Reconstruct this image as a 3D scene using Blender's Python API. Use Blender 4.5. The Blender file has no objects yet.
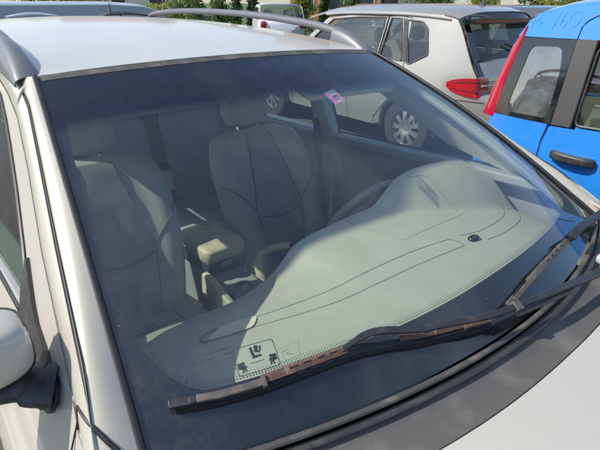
import bpy, bmesh, math, random
from mathutils import Vector, Matrix, geometry, noise
random.seed(7)
R = math.radians
SC = bpy.context.scene
COL = SC.collection

# ---------------------------------------------------------------- materials
def newmat(name):
    m = bpy.data.materials.new(name); m.use_nodes = True
    nt = m.node_tree; nt.nodes.clear()
    out = nt.nodes.new('ShaderNodeOutputMaterial')
    return m, nt, out

def pbr(name, col, rough=.5, metal=0., coat=0., coatr=.05, var=.12, vscale=6., bump=0., bscale=300., spec=.5,
        dirt=None, dscale=9., damt=.5, emit=None):
    m, nt, out = newmat(name); N = nt.nodes; L = nt.links
    b = N.new('ShaderNodeBsdfPrincipled')
    b.inputs['Roughness'].default_value = rough; b.inputs['Metallic'].default_value = metal
    b.inputs['Coat Weight'].default_value = coat; b.inputs['Coat Roughness'].default_value = coatr
    b.inputs['Specular IOR Level'].default_value = spec
    tc = N.new('ShaderNodeTexCoord')
    n = N.new('ShaderNodeTexNoise'); n.inputs['Scale'].default_value = vscale; n.inputs['Detail'].default_value = 6
    L.new(tc.outputs['Object'], n.inputs['Vector'])
    cr = N.new('ShaderNodeMix'); cr.data_type = 'RGBA'
    c = Vector(col)
    cr.inputs['A'].default_value = (*(c*(1-var)), 1); cr.inputs['B'].default_value = (*(c*(1+var)), 1)
    L.new(n.outputs['Fac'], cr.inputs['Factor'])
    last = cr.outputs['Result']
    if dirt:
        d = N.new('ShaderNodeTexNoise'); d.inputs['Scale'].default_value = dscale; d.inputs['Detail'].default_value = 9
        d.inputs['Roughness'].default_value = .65
        L.new(tc.outputs['Object'], d.inputs['Vector'])
        rp = N.new('ShaderNodeMapRange'); rp.inputs['From Min'].default_value = .48; rp.inputs['From Max'].default_value = .72
        rp.inputs['To Max'].default_value = damt
        L.new(d.outputs['Fac'], rp.inputs['Value'])
        mx = N.new('ShaderNodeMix'); mx.data_type = 'RGBA'; mx.inputs['B'].default_value = (*dirt, 1)
        L.new(rp.outputs['Result'], mx.inputs['Factor']); L.new(last, mx.inputs['A']); last = mx.outputs['Result']
        ad = N.new('ShaderNodeMath'); ad.operation = 'MULTIPLY_ADD'; ad.inputs[1].default_value = .35; ad.inputs[2].default_value = rough
        L.new(rp.outputs['Result'], ad.inputs[0]); L.new(ad.outputs[0], b.inputs['Roughness'])
    L.new(last, b.inputs['Base Color'])
    if bump:
        bn = N.new('ShaderNodeTexNoise'); bn.inputs['Scale'].default_value = bscale; bn.inputs['Detail'].default_value = 3
        L.new(tc.outputs['Object'], bn.inputs['Vector'])
        bp = N.new('ShaderNodeBump'); bp.inputs['Strength'].default_value = bump; bp.inputs['Distance'].default_value = .002
        L.new(bn.outputs['Fac'], bp.inputs['Height']); L.new(bp.outputs['Normal'], b.inputs['Normal'])
    if emit:
        b.inputs['Emission Color'].default_value = (*emit, 1); b.inputs['Emission Strength'].default_value = 1
    L.new(b.outputs[0], out.inputs[0])
    return m

def glassmat(name, tint, r0=.08, dust=.04, band=False, dustcol=(.55, .53, .46), rough=.0, gscale=1.0):
    m, nt, out = newmat(name); N = nt.nodes; L = nt.links
    def math_(op, a=None, b=None, clamp=False):
        x = N.new('ShaderNodeMath'); x.operation = op; x.use_clamp = clamp
        for i, v in enumerate((a, b)):
            if v is None: continue
            if isinstance(v, (int, float)): x.inputs[i].default_value = v
            else: L.new(v, x.inputs[i])
        return x.outputs[0]
    tr = N.new('ShaderNodeBsdfTransparent'); gl = N.new('ShaderNodeBsdfGlossy'); df = N.new('ShaderNodeBsdfDiffuse')
    gl.inputs['Roughness'].default_value = rough; df.inputs['Color'].default_value = (*dustcol, 1)
    tc = N.new('ShaderNodeTexCoord')
    tr.inputs['Color'].default_value = (*tint, 1)
    if band:
        uv = N.new('ShaderNodeUVMap'); uv.uv_map = 'UVMap'
        sp = N.new('ShaderNodeSeparateXYZ'); L.new(uv.outputs['UV'], sp.inputs[0])
        # lower edge of the factory tint strip bows a little down in the middle
        mr = N.new('ShaderNodeMapRange'); mr.interpolation_type = 'SMOOTHSTEP'
        mr.inputs['From Min'].default_value = .205; mr.inputs['From Max'].default_value = .27
        mr.inputs['To Min'].default_value = 1; mr.inputs['To Max'].default_value = 0
        L.new(sp.outputs['Y'], mr.inputs['Value'])
        mx = N.new('ShaderNodeMix'); mx.data_type = 'RGBA'
        mx.inputs['A'].default_value = (*tint, 1); mx.inputs['B'].default_value = (.022, .036, .115, 1)
        L.new(mr.outputs['Result'], mx.inputs['Factor']); L.new(mx.outputs['Result'], tr.inputs['Color'])
    lw = N.new('ShaderNodeLayerWeight'); lw.inputs['Blend'].default_value = .5
    f5 = math_('POWER', lw.outputs['Facing'], 4.5)
    fr = math_('ADD', math_('MULTIPLY', f5, .88), r0, True)
    gc = N.new('ShaderNodeMix'); gc.data_type = 'RGBA'
    m1 = N.new('ShaderNodeMixShader'); L.new(fr, m1.inputs[0]); L.new(tr.outputs[0], m1.inputs[1]); L.new(gl.outputs[0], m1.inputs[2])
    n1 = N.new('ShaderNodeTexNoise'); n1.inputs['Scale'].default_value = 5*gscale; n1.inputs['Detail'].default_value = 8; n1.inputs['Roughness'].default_value = .7
    L.new(tc.outputs['Object'], n1.inputs['Vector'])
    mp = N.new('ShaderNodeMapping'); mp.inputs['Scale'].default_value = (9, 3, 3); mp.inputs['Rotation'].default_value = (0, 0, .4)
    L.new(tc.outputs['Object'], mp.inputs['Vector'])
    n2 = N.new('ShaderNodeTexNoise'); n2.inputs['Scale'].default_value = 6*gscale; n2.inputs['Detail'].default_value = 6
    L.new(mp.outputs[0], n2.inputs['Vector'])
    n3 = N.new('ShaderNodeTexVoronoi'); n3.inputs['Scale'].default_value = 26
    L.new(tc.outputs['Object'], n3.inputs['Vector'])
    speck = math_('MULTIPLY', math_('LESS_THAN', n3.outputs['Distance'], .03), .3)
    prod = math_('MULTIPLY', n1.outputs['Fac'], n2.outputs['Fac'])
    s1 = math_('MULTIPLY', prod, dust*3.6)
    d = math_('ADD', s1, speck if band else 0.0, True)
    if band:   # extra grime where the blades never reach: along the side and the foot of the glass
        ab = math_('ABSOLUTE', math_('SUBTRACT', sp.outputs['X'], .5))
        e = N.new('ShaderNodeMapRange'); e.inputs['From Min'].default_value = .40; e.inputs['From Max'].default_value = .5; L.new(ab, e.inputs['Value'])
        e2 = N.new('ShaderNodeMapRange'); e2.inputs['From Min'].default_value = .55; e2.inputs['From Max'].default_value = 1; L.new(sp.outputs['Y'], e2.inputs['Value'])
        n4 = N.new('ShaderNodeTexNoise'); n4.inputs['Scale'].default_value = 28; n4.inputs['Detail'].default_value = 10; n4.inputs['Roughness'].default_value = .8
        L.new(tc.outputs['Object'], n4.inputs['Vector'])
        q = N.new('ShaderNodeMapRange'); q.inputs['From Min'].default_value = .45; q.inputs['From Max'].default_value = .8; L.new(n4.outputs['Fac'], q.inputs['Value'])
        g = math_('MULTIPLY', math_('MULTIPLY', e.outputs[0], e2.outputs[0]), q.outputs[0])
        d = math_('ADD', d, math_('MULTIPLY', g, .10), True)
    m2 = N.new('ShaderNodeMixShader'); L.new(d, m2.inputs[0]); L.new(m1.outputs[0], m2.inputs[1]); L.new(df.outputs[0], m2.inputs[2])
    L.new(m2.outputs[0], out.inputs[0])
    return m

M = {}
M['paint'] = pbr('champagne_paint', (.42, .398, .345), .42, .12, .55, .10, .04, 3, dirt=(.36, .32, .25), dscale=22, damt=.16)
M['pillarpaint'] = pbr('scuffed_champagne_paint', (.45, .415, .335), .42, .12, .6, .12, .03, 3, dirt=(.30, .22, .13), dscale=42, damt=.45)
def lower_only(m, z0, z1):
    nt = m.node_tree; mr = [n for n in nt.nodes if n.type == 'MAP_RANGE'][0]
    links = [l for l in nt.links if l.from_node == mr]; tos = [l.to_socket for l in links]
    tc = nt.nodes.new('ShaderNodeTexCoord'); sp = nt.nodes.new('ShaderNodeSeparateXYZ'); nt.links.new(tc.outputs['Object'], sp.inputs[0])
    q = nt.nodes.new('ShaderNodeMapRange'); q.inputs['From Min'].default_value = z0; q.inputs['From Max'].default_value = z1
    q.inputs['To Min'].default_value = 1; q.inputs['To Max'].default_value = 0; nt.links.new(sp.outputs['Z'], q.inputs['Value'])
    mu = nt.nodes.new('ShaderNodeMath'); mu.operation = 'MULTIPLY'; nt.links.new(mr.outputs[0], mu.inputs[0]); nt.links.new(q.outputs[0], mu.inputs[1])
    for t in tos: nt.links.new(mu.outputs[0], t)
lower_only(M['pillarpaint'], 1.08, 1.16)
M['roofpaint'] = M['paint']
M['blue'] = pbr('blue_paint', (.016, .19, .58), .34, 0, .8, .06, .08, 3, dirt=(.10, .22, .45), dscale=7, damt=.25)
M['silver'] = pbr('silver_beige_paint', (.36, .34, .30), .34, .5, .6, .06, .03, 3)
M['darkpaint'] = pbr('dark_grey_paint', (.03, .032, .04), .3, .2, .8)
M['greypaint'] = pbr('grey_paint', (.24, .255, .265), .35, .3, .7)
M['whitepaint'] = pbr('white_paint', (.6, .6, .61), .35, 0, .6)
M['rail'] = pbr('grey_rail_plastic', (.115, .12, .13), .42, .1, .1, .1, .08, 10, bump=.1)
M['rubber'] = pbr('black_rubber', (.012, .012, .013), .5, 0, 0, var=.3)
M['dustyrubber'] = pbr('dusty_rubber', (.05, .048, .045), .6, 0, 0, var=.15, vscale=60, dirt=(.20, .18, .15), dscale=14, damt=.6)
M['plastic'] = pbr('dark_trim_plastic', (.028, .028, .03), .45, 0, 0, var=.2, dirt=(.12, .11, .10), dscale=20, damt=.4, bump=.15, bscale=500)
M['cowl'] = pbr('weathered_cowl_plastic', (.080, .077, .072), .55, 0, 0, spec=.3, var=.12, vscale=3, dirt=(.165, .155, .145), dscale=6.5, damt=.7, bump=.25, bscale=420)
M['wiper'] = pbr('grey_wiper_paint', (.026, .027, .031), .42, .2, 0, var=.15, vscale=20, dirt=(.13, .115, .10), dscale=30, damt=.3)
M['rust'] = pbr('rusty_wiper_steel', (.095, .052, .034), .7, .1, 0, var=.35, vscale=60, dirt=(.15, .13, .115), dscale=45, damt=.8, bump=.5)
M['galv'] = pbr('dusty_wiper_steel', (.085, .076, .068), .6, .3, 0, var=.25, vscale=60, dirt=(.24, .20, .165), dscale=45, damt=.5)
M['dash'] = pbr('beige_dash_plastic', (.335, .325, .275), .62, 0, 0, var=.05, vscale=4, bump=.35, bscale=900, dirt=(.40, .38, .32), dscale=11, damt=.45)
M['groove'] = pbr('dark_groove', (.15, .147, .125), .7)
M['softgroove'] = pbr('soft_groove', (.25, .245, .20), .7)
M['beige'] = pbr('beige_trim', (.52, .475, .355), .55, 0, 0, var=.1, bump=.2, bscale=600)
M['armrest'] = pbr('stained_beige_leather', (.50, .43, .30), .55, 0, 0, var=.1, vscale=12, bump=.3, bscale=400, dirt=(.13, .09, .055), dscale=19, damt=.75)
M['seat'] = pbr('slate_grey_leather', (.37, .37, .345), .55, 0, 0, var=.16, vscale=7, bump=.2, bscale=520, dirt=(.47, .46, .42), dscale=9, damt=.25)
M['seatin'] = pbr('slate_insert_and_shaded_bench', (.29, .292, .275), .6, 0, 0, var=.2, vscale=9, bump=.2, bscale=520)  # front insert's own tone; on the rear bench it paints in shade
M['seam'] = pbr('seam_thread', (.11, .113, .11), .8)
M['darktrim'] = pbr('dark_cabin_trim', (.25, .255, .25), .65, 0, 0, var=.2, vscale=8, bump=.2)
M['carpet'] = pbr('cabin_carpet', (.07, .07, .068), .95, bump=.6, bscale=500)
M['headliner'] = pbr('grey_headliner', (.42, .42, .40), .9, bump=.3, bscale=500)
M['blackgloss'] = pbr('black_gloss', (.008, .008, .009), .12, 0, .5)
M['chrome'] = pbr('chrome', (.6, .6, .6), .2, 1)
M['alloy'] = pbr('alloy_silver', (.36, .37, .38), .3, .8)
M['tyre'] = pbr('tyre_rubber', (.022, .022, .023), .75, bump=.5, bscale=120)
M['redlens'] = pbr('red_lamp_lens', (.34, .005, .010), .14, 0, .8, var=.25, vscale=25)
M['redlens2'] = pbr('crimson_lamp_lens', (.37, .006, .028), .14, 0, .8, var=.1, vscale=25)
M['whitelens'] = pbr('pale_lamp_lens', (.75, .6, .58), .15, 0, .8)
M['redbutton'] = pbr('red_button', (.65, .04, .03), .4)
M['brownpillar'] = pbr('matt_pillar_film', (.045, .041, .038), .5, 0, .1, var=.12, vscale=8)
M['frit'] = pbr('black_ceramic_print', (.006, .007, .010), .25, 0, 0, var=.3)
M['pink'] = pbr('magenta_sticker', (.95, .05, .50), .5, var=.15, vscale=60)
M['cyan'] = pbr('pale_cyan_sticker', (.45, .72, .78), .5, var=.15, vscale=60)
M['ink'] = pbr('dark_blue_ink', (.03, .04, .12), .6)
M['label'] = pbr('black_label_print', (.015, .015, .015), .6)
M['labelclear'] = pbr('pale_label_film', (.44, .46, .40), .6)
M['chalk'] = pbr('chalk_stroke', (.13, .38, .80), .9)
M['asphalt'] = pbr('asphalt', (.07, .068, .065), .9, var=.3, vscale=3, bump=.8, bscale=90, dirt=(.12, .115, .105), dscale=2, damt=.6)
M['grass'] = pbr('lawn', (.06, .095, .025), .95, var=.35, vscale=4, bump=.8, bscale=60)
M['concrete'] = pbr('kerb_concrete', (.35, .34, .32), .85, var=.15, bump=.4, bscale=80)
M['stucco'] = pbr('orange_stucco', (.62, .27, .12), .9, var=.06)
M['stucco2'] = pbr('cream_stucco', (.62, .56, .47), .9, var=.06)
M['rooftile'] = pbr('clay_tiles', (.30, .11, .06), .8, var=.2, vscale=8)
M['winglass'] = pbr('dark_house_glass', (.03, .035, .04), .1, spec=.8)
M['bark'] = pbr('bark', (.10, .075, .05), .9, var=.3, vscale=20)
M['leafy'] = pbr('yellow_green_leaves', (.22, .24, .055), .7, var=.45, vscale=3)
M['leafg'] = pbr('mid_green_leaves', (.11, .16, .045), .7, var=.45, vscale=3)
M['leafd'] = pbr('dark_conifer_leaves', (.05, .09, .028), .7, var=.4, vscale=4)
M['wall'] = pbr('grey_sheet_metal', (.36, .39, .41), .6, .1, var=.06)
M['glass'] = glassmat('windscreen_glass', (.89, .955, .905), .095, .008, band=True)
M['sideglass'] = glassmat('side_glass', (.78, .84, .80), .07, .02)
M['paneglass'] = glassmat('pale_reflection_glass', (.80, .86, .80), .22, .10)  # diffuse veil puts a pale reflection into the pane's colour
M['greenglass'] = glassmat('green_side_glass', (.50, .62, .52), .09, .02)
M['darkglass'] = glassmat('privacy_glass', (.28, .31, .33), .09, .02)

def translucent(m, k):
    nt = m.node_tree; out = [n for n in nt.nodes if n.type == 'OUTPUT_MATERIAL'][0]; src = out.inputs[0].links[0].from_socket
    t = nt.nodes.new('ShaderNodeBsdfTransparent'); mx = nt.nodes.new('ShaderNodeMixShader'); mx.inputs[0].default_value = k
    nt.links.new(src, mx.inputs[1]); nt.links.new(t.outputs[0], mx.inputs[2]); nt.links.new(mx.outputs[0], out.inputs[0])
for k, c in (('leafy', (.34, .37, .08)), ('leafg', (.15, .22, .055)), ('leafd', (.06, .115, .03))):
    m = M[k]; nt = m.node_tree; out = [n for n in nt.nodes if n.type == 'OUTPUT_MATERIAL'][0]; src = out.inputs[0].links[0].from_socket
    t = nt.nodes.new('ShaderNodeBsdfTranslucent'); t.inputs[0].default_value = (*c, 1); mx = nt.nodes.new('ShaderNodeMixShader'); mx.inputs[0].default_value = .5
    nt.links.new(src, mx.inputs[1]); nt.links.new(t.outputs[0], mx.inputs[2]); nt.links.new(mx.outputs[0], out.inputs[0])
translucent(M['pink'], .55); translucent(M['cyan'], .62)

# ---------------------------------------------------------------- helpers
def rootloc(o):
    while o is not None and o.parent is not None: o = o.parent
    return Vector(o.location) if o is not None else Vector((0, 0, 0))

def finish(name, bm, mat, parent=None, smooth=True, ref=None, thick=0., bevel=0., subsurf=0, sharp=40, loc=None):
    if ref is not None:
        bm.normal_update()
        s = sum((f.normal.dot(Vector(ref))*f.calc_area() for f in bm.faces), 0.)
        if s < 0: bmesh.ops.reverse_faces(bm, faces=bm.faces[:])
    off = rootloc(parent)
    if parent is None and loc is not None: off = Vector(loc)
    if off.length: bmesh.ops.translate(bm, verts=bm.verts[:], vec=-off)
    me = bpy.data.meshes.new(name); bm.to_mesh(me); bm.free()
    mats = mat if isinstance(mat, (list, tuple)) else [mat]
    for k in mats: me.materials.append(k)
    if smooth:
        for p in me.polygons: p.use_smooth = True
        if sharp and not thick: me.set_sharp_from_angle(angle=R(sharp))
    o = bpy.data.objects.new(name, me); COL.objects.link(o)
    if parent is not None: o.parent = parent
    elif loc is not None: o.location = loc
    if thick:
        md = o.modifiers.new('Solidify', 'SOLIDIFY'); md.thickness = thick; md.offset = -1
        es = o.modifiers.new('EdgeSplit', 'EDGE_SPLIT'); es.split_angle = R(45)
    if bevel:
        b = o.modifiers.new('Bevel', 'BEVEL'); b.width = bevel; b.segments = 3; b.limit_method = 'ANGLE'; b.angle_limit = R(35)
    if subsurf:
        b = o.modifiers.new('Subsurf', 'SUBSURF'); b.levels = subsurf; b.render_levels = subsurf
    return o

def empty(name, loc, label, cat, group=None):
    o = bpy.data.objects.new(name, None); COL.objects.link(o); o.location = loc
    o['label'] = label; o['category'] = cat
    if group: o['group'] = group
    return o

def tag(o, label=None, cat=None, group=None, kind=None):
    if label: o['label'] = label
    if cat: o['category'] = cat
    if group: o['group'] = group
    if kind: o['kind'] = kind
    return o

def gridbm(fn, us, vs, uv=False, bm=None):
    bm = bm or bmesh.new()
    rows = [[bm.verts.new(fn(u, v)) for u in us] for v in vs]
    lay = bm.loops.layers.uv.new('UVMap') if uv else None
    for j in range(len(vs)-1):
        for i in range(len(us)-1):
            f = bm.faces.new((rows[j][i], rows[j][i+1], rows[j+1][i+1], rows[j+1][i]))
            if uv:
                cs = [(us[i], vs[j]), (us[i+1], vs[j]), (us[i+1], vs[j+1]), (us[i], vs[j+1])]
                for lp, c in zip(f.loops, cs): lp[lay].uv = (c[0]*.5+.5, c[1])
    return bm

def lin(a, b, n): return [a+(b-a)*i/(n-1) for i in range(n)]

def interp(tab, x):
    if x <= tab[0][0]: return tab[0][1]
    for (a, va), (b, vb) in zip(tab[:-1], tab[1:]):
        if x <= b:
            t = (x-a)/(b-a); return va+(vb-va)*t
    return tab[-1][1]

def sinterp(tab, x):   # smooth (Catmull-Rom) version
    n = len(tab)
    if x <= tab[0][0]: return tab[0][1]
    if x >= tab[-1][0]: return tab[-1][1]
    for i in range(n-1):
        if x <= tab[i+1][0]:
            x0, y0 = tab[i]; x1, y1 = tab[i+1]
            m0 = (y1-tab[i-1][1])/(x1-tab[i-1][0]) if i > 0 else (y1-y0)/(x1-x0)
            m1 = (tab[i+2][1]-y0)/(tab[i+2][0]-x0) if i+2 < n else (y1-y0)/(x1-x0)
            h = x1-x0; t = (x-x0)/h
            return ((2*t**3-3*t*t+1)*y0+(t**3-2*t*t+t)*h*m0+(-2*t**3+3*t*t)*y1+(t**3-t*t)*h*m1)

def sstep(a, b, x):
    t = min(1, max(0, (x-a)/(b-a))); return t*t*(3-2*t)

def inpoly(x, y, P):
    c = False; n = len(P); j = n-1
    for i in range(n):
        xi, yi = P[i][0], P[i][1]; xj, yj = P[j][0], P[j][1]
        if (yi > y) != (yj > y) and x < (xj-xi)*(y-yi)/(yj-yi)+xi: c = not c
        j = i
    return c

def resample(P, res, closed=True):
    out = []
    n = len(P)
    for i in range(n if closed else n-1):
        a = Vector(P[i][:2]); b = Vector(P[(i+1) % n][:2]); k = max(1, int((b-a).length/res))
        for q in range(k): out.append(a+(b-a)*q/k)
    if not closed: out.append(Vector(P[-1][:2]))
    return out

def rounded(P, r, seg=4):
    # round the corners of a 2D polygon
    out = []; n = len(P)
    rr = r if isinstance(r, (list, tuple)) else [r]*n
    for i in range(n):
        p = Vector(P[i]); a = Vector(P[i-1])-p; b = Vector(P[(i+1) % n])-p
        d = min(rr[i], a.length*.45, b.length*.45)
        if d < 1e-4: out.append((p.x, p.y)); continue
        s = p+a.normalized()*d; e = p+b.normalized()*d
        for k in range(seg+1):
            t = k/seg; q = s*(1-t)**2+p*2*t*(1-t)+e*t*t; out.append((q.x, q.y))
    return out

def circ(cx, cy, r, n=24, a0=0, a1=360):
    return [(cx+r*math.cos(R(a0+(a1-a0)*i/n)), cy+r*math.sin(R(a0+(a1-a0)*i/n))) for i in range(n if a1-a0 == 360 else n+1)]

def sheetbm(outer, holes, fmap, res=.05, bm=None):
    bm = bm or bmesh.new()
    O = resample(outer, res); H = [resample(h, res) for h in holes]
    V = []; E = []
    for loop in [O]+H:
        s = len(V); V += [Vector((p[0], p[1])) for p in loop]; E += [(s+i, s+(i+1) % len(loop)) for i in range(len(loop))]
    bd = list(V)
    x0 = min(p[0] for p in O); x1 = max(p[0] for p in O); y0 = min(p[1] for p in O); y1 = max(p[1] for p in O)
    y = y0+res*.5
    while y < y1:
        x = x0+res*.5
        while x < x1:
            if inpoly(x, y, O) and not any(inpoly(x, y, h) for h in H):
                if all((p.x-x)**2+(p.y-y)**2 > (res*.45)**2 for p in bd): V.append(Vector((x, y)))
            x += res
        y += res
    vs, es, fs, *_ = geometry.delaunay_2d_cdt(V, E, [], 0, 1e-6)
    bv = [bm.verts.new(fmap(v[0], v[1])) for v in vs]
    for f in fs:
        cx = sum(vs[i][0] for i in f)/len(f); cy = sum(vs[i][1] for i in f)/len(f)
        if inpoly(cx, cy, O) and not any(inpoly(cx, cy, h) for h in H):
            try: bm.faces.new([bv[i] for i in f])
            except ValueError: pass
    bmesh.ops.delete(bm, geom=[v for v in bm.verts if not v.link_faces], context='VERTS')
    return bm

def sheet(name, outer, holes, fmap, mat, parent, res=.05, thick=0., ref=None, **k):
    return finish(name, sheetbm(outer, holes, fmap, res), mat, parent, ref=ref, thick=thick, **k)

def smoothpath(P, n=6):
    P = [Vector(p) for p in P]; out = []
    for i in range(len(P)-1):
        p0 = P[i-1] if i else P[i]*2-P[i+1]; p1 = P[i]; p2 = P[i+1]; p3 = P[i+2] if i+2 < len(P) else P[i+1]*2-P[i]
        for k in range(n):
            t = k/n
            out.append(.5*((2*p1)+(p2-p0)*t+(2*p0-5*p1+4*p2-p3)*t*t+(3*p1-p0-3*p2+p3)*t**3))
    out.append(P[-1]); return out

def tubebm(P, rad, bm=None, seg=8, flat=None, up=(0, 0, 1)):
    """sweep an ellipse along P; flat = height/width ratio; rad a number or a list"""
    bm = bm or bmesh.new(); P = [Vector(p) for p in P]; n = len(P); rings = []
    for i, p in enumerate(P):
        t = (P[min(i+1, n-1)]-P[max(i-1, 0)]).normalized()
        u = Vector(up); s = t.cross(u)
        if s.length < 1e-4: s = t.cross(Vector((1, 0, 0)))
        s.normalize(); w = s.cross(t).normalized()
        r = rad[i] if isinstance(rad, (list, tuple)) else rad
        h = r*(flat if flat else 1)
        rings.append([bm.verts.new(p+s*r*math.cos(2*math.pi*k/seg)+w*h*math.sin(2*math.pi*k/seg)) for k in range(seg)])
    for a, b in zip(rings[:-1], rings[1:]):
        for k in range(seg): bm.faces.new((a[k], a[(k+1) % seg], b[(k+1) % seg], b[k]))
    bm.faces.new(rings[0][::-1]); bm.faces.new(rings[-1])
    return bm

def sweepbox(P, w, h, bm=None, up=(0, 0, 1)):
    """rectangular bar along P, width w / height h lists or numbers"""
    bm = bm or bmesh.new(); P = [Vector(p) for p in P]; n = len(P); rings = []
    for i, p in enumerate(P):
        t = (P[min(i+1, n-1)]-P[max(i-1, 0)]).normalized(); s = t.cross(Vector(up)).normalized(); u = s.cross(t).normalized()
        ww = (w[i] if isinstance(w, (list, tuple)) else w)/2; hh = (h[i] if isinstance(h, (list, tuple)) else h)/2
        rings.append([bm.verts.new(p+s*a*ww+u*b*hh) for a, b in ((-1, -1), (1, -1), (1, 1), (-1, 1))])
    for a, b in zip(rings[:-1], rings[1:]):
        for k in range(4): bm.faces.new((a[k], a[(k+1) % 4], b[(k+1) % 4], b[k]))
    bm.faces.new(rings[0][::-1]); bm.faces.new(rings[-1])
    return bm

def boxbm(c, s, rot=(0, 0, 0), bm=None):
    bm = bm or bmesh.new()
    mt = Matrix.Translation(c) @ Matrix.Rotation(rot[2], 4, 'Z') @ Matrix.Rotation(rot[1], 4, 'Y') @ Matrix.Rotation(rot[0], 4, 'X') @ Matrix.Diagonal((*s, 1))
    bmesh.ops.create_cube(bm, size=1, matrix=mt); return bm

def prismbm(P, axis, a, b, bm=None):
    """polygon P (2D) extruded along axis between a and b"""
    bm = bm or bmesh.new()
    def mk(p, t):
        return {'x': (t, p[0], p[1]), 'y': (p[0], t, p[1]), 'z': (p[0], p[1], t)}[axis]
    A = [bm.verts.new(mk(p, a)) for p in P]; B = [bm.verts.new(mk(p, b)) for p in P]
    n = len(P)
    fs = [bm.faces.new(A[::-1]), bm.faces.new(B)]
    for i in range(n): fs.append(bm.faces.new((A[i], A[(i+1) % n], B[(i+1) % n], B[i])))
    bmesh.ops.recalc_face_normals(bm, faces=fs)
    return bm

def loftbm(rings, bm=None, cap=True):
    bm = bm or bmesh.new()
    Rr = [[bm.verts.new(p) for p in r] for r in rings]; n = len(Rr[0])
    for a, b in zip(Rr[:-1], Rr[1:]):
        for k in range(n): bm.faces.new((a[k], a[(k+1) % n], b[(k+1) % n], b[k]))
    if cap: bm.faces.new(Rr[0][::-1]); bm.faces.new(Rr[-1])
    bmesh.ops.recalc_face_normals(bm, faces=bm.faces[:])
    return bm

def superell(c, r, p=4, nu=24, nv=14, bm=None, tilt=None):
    """closed super-ellipsoid: soft cushions and caps"""
    bm = bm or bmesh.new()
    def sg(x, e): return math.copysign(abs(x)**e, x)
    e = 2/p; rows = []
    mt = tilt or Matrix.Identity(3)
    for j in range(1, nv):
        ph = -math.pi/2+math.pi*j/nv
        rows.append([bm.verts.new(Vector(c)+mt@Vector((r[0]*sg(math.cos(ph), e)*sg(math.cos(2*math.pi*i/nu), e),
                     r[1]*sg(math.cos(ph), e)*sg(math.sin(2*math.pi*i/nu), e), r[2]*sg(math.sin(ph), e)))) for i in range(nu)])
    lo = bm.verts.new(Vector(c)+mt@Vector((0, 0, -r[2]))); hi = bm.verts.new(Vector(c)+mt@Vector((0, 0, r[2])))
    for a, b in zip(rows[:-1], rows[1:]):
        for i in range(nu): bm.faces.new((a[i], a[(i+1) % nu], b[(i+1) % nu], b[i]))
    for i in range(nu):
        bm.faces.new((lo, rows[0][(i+1) % nu], rows[0][i])); bm.faces.new((hi, rows[-1][i], rows[-1][(i+1) % nu]))
    return bm

def lathebm(c, prof, axis='x', n=32, bm=None):
    bm = bm or bmesh.new(); rows = []
    for (t, r) in prof:
        row = []
        for i in range(n):
            a = 2*math.pi*i/n; ca, sa = r*math.cos(a), r*math.sin(a)
            d = {'x': (t, ca, sa), 'y': (ca, t, sa), 'z': (ca, sa, t)}[axis]
            row.append(bm.verts.new(Vector(c)+Vector(d)))
        rows.append(row)
    for a, b in zip(rows[:-1], rows[1:]):
        for i in range(n): bm.faces.new((a[i], a[(i+1) % n], b[(i+1) % n], b[i]))
    bmesh.ops.recalc_face_normals(bm, faces=bm.faces[:])
    return bm

def textbm(s, size, fmap, ext=.0):
    cu = bpy.data.curves.new('t', 'FONT'); cu.body = s; cu.size = size; cu.resolution_u = 3
    o = bpy.data.objects.new('t', cu); COL.objects.link(o)
    dg = bpy.context.evaluated_depsgraph_get(); me = bpy.data.meshes.new_from_object(o.evaluated_get(dg))
    bm = bmesh.new(); bm.from_mesh(me)
    for v in bm.verts: v.co = fmap(v.co.x, v.co.y)
    bpy.data.objects.remove(o); bpy.data.curves.remove(cu); bpy.data.meshes.remove(me)
    return bm

def wheel(cx, cy, r, out, parent, width=.21, spokes=9, rimr=None):
    """road wheel in the x plane; out = +1/-1 the side that faces outwards"""
    w = width; rr = rimr or r*.60
    prof = [(-w/2, rr), (-w/2, r*.93), (-w/2+.02, r*.985), (-w/2+.05, r), (w/2-.05, r), (w/2-.02, r*.985), (w/2, r*.93), (w/2, rr)]
    o = finish('wheel', lathebm((cx, cy, r), prof, 'x', 40), M['tyre'], parent)
    b = lathebm((cx, cy, r), [(out*w/2*.9, rr), (out*w/2*.7, rr*.93), (-out*w*.3, rr*.9)], 'x', 40)
    xo = cx+out*w/2*.72
    for k in range(spokes):
        a = 2*math.pi*k/spokes
        d = Vector((0, math.cos(a), math.sin(a)))
        sweepbox([Vector((xo, cy, r))+d*.04, Vector((xo+out*.015, cy, r))+d*rr*.5, Vector((xo, cy, r))+d*rr*.95], [.07, .045, .06], [.02, .025, .02], b, up=(1, 0, 0))
    lathebm((cx, cy, r), [(out*(w/2*.8), .001), (out*(w/2*.82), .045), (out*w/2*.7, .06)], 'x', 20, b)
    finish('rim', b, M['alloy'], o)
    finish('brake_disc', lathebm((cx, cy, r), [(out*.02, .001), (out*.02, rr*.85), (-out*.02, rr*.86)], 'x', 24), M['groove'], o)
    return o

# ================================================================ THE ESTATE CAR IN FRONT
ROOT = empty('estate_car', (0, .35, 0), 'champagne beige estate car filling the foreground, seen through its dusty windscreen with rusty wipers', 'car')

def ws(u, v, lift=0.):
    w = .5936+.1313*v; ye = -.8661*v; ze = 1.4863-.4199*v
    b = .0597+.0896*v; c = .0263-.0152*v; k = 1-u*u
    p = Vector((u*w, ye-b*k, ze+c*k+.03*math.sin(math.pi*min(v, 1))))
    if lift:
        p = p+wsn(u, v)*lift
    return p
def wsn(u, v):
    e = 1e-3
    n = (ws(u+e, v)-ws(u-e, v)).cross(ws(u, v+e)-ws(u, v-e)); n.normalize()
    return n if n.z > 0 else -n

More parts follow.
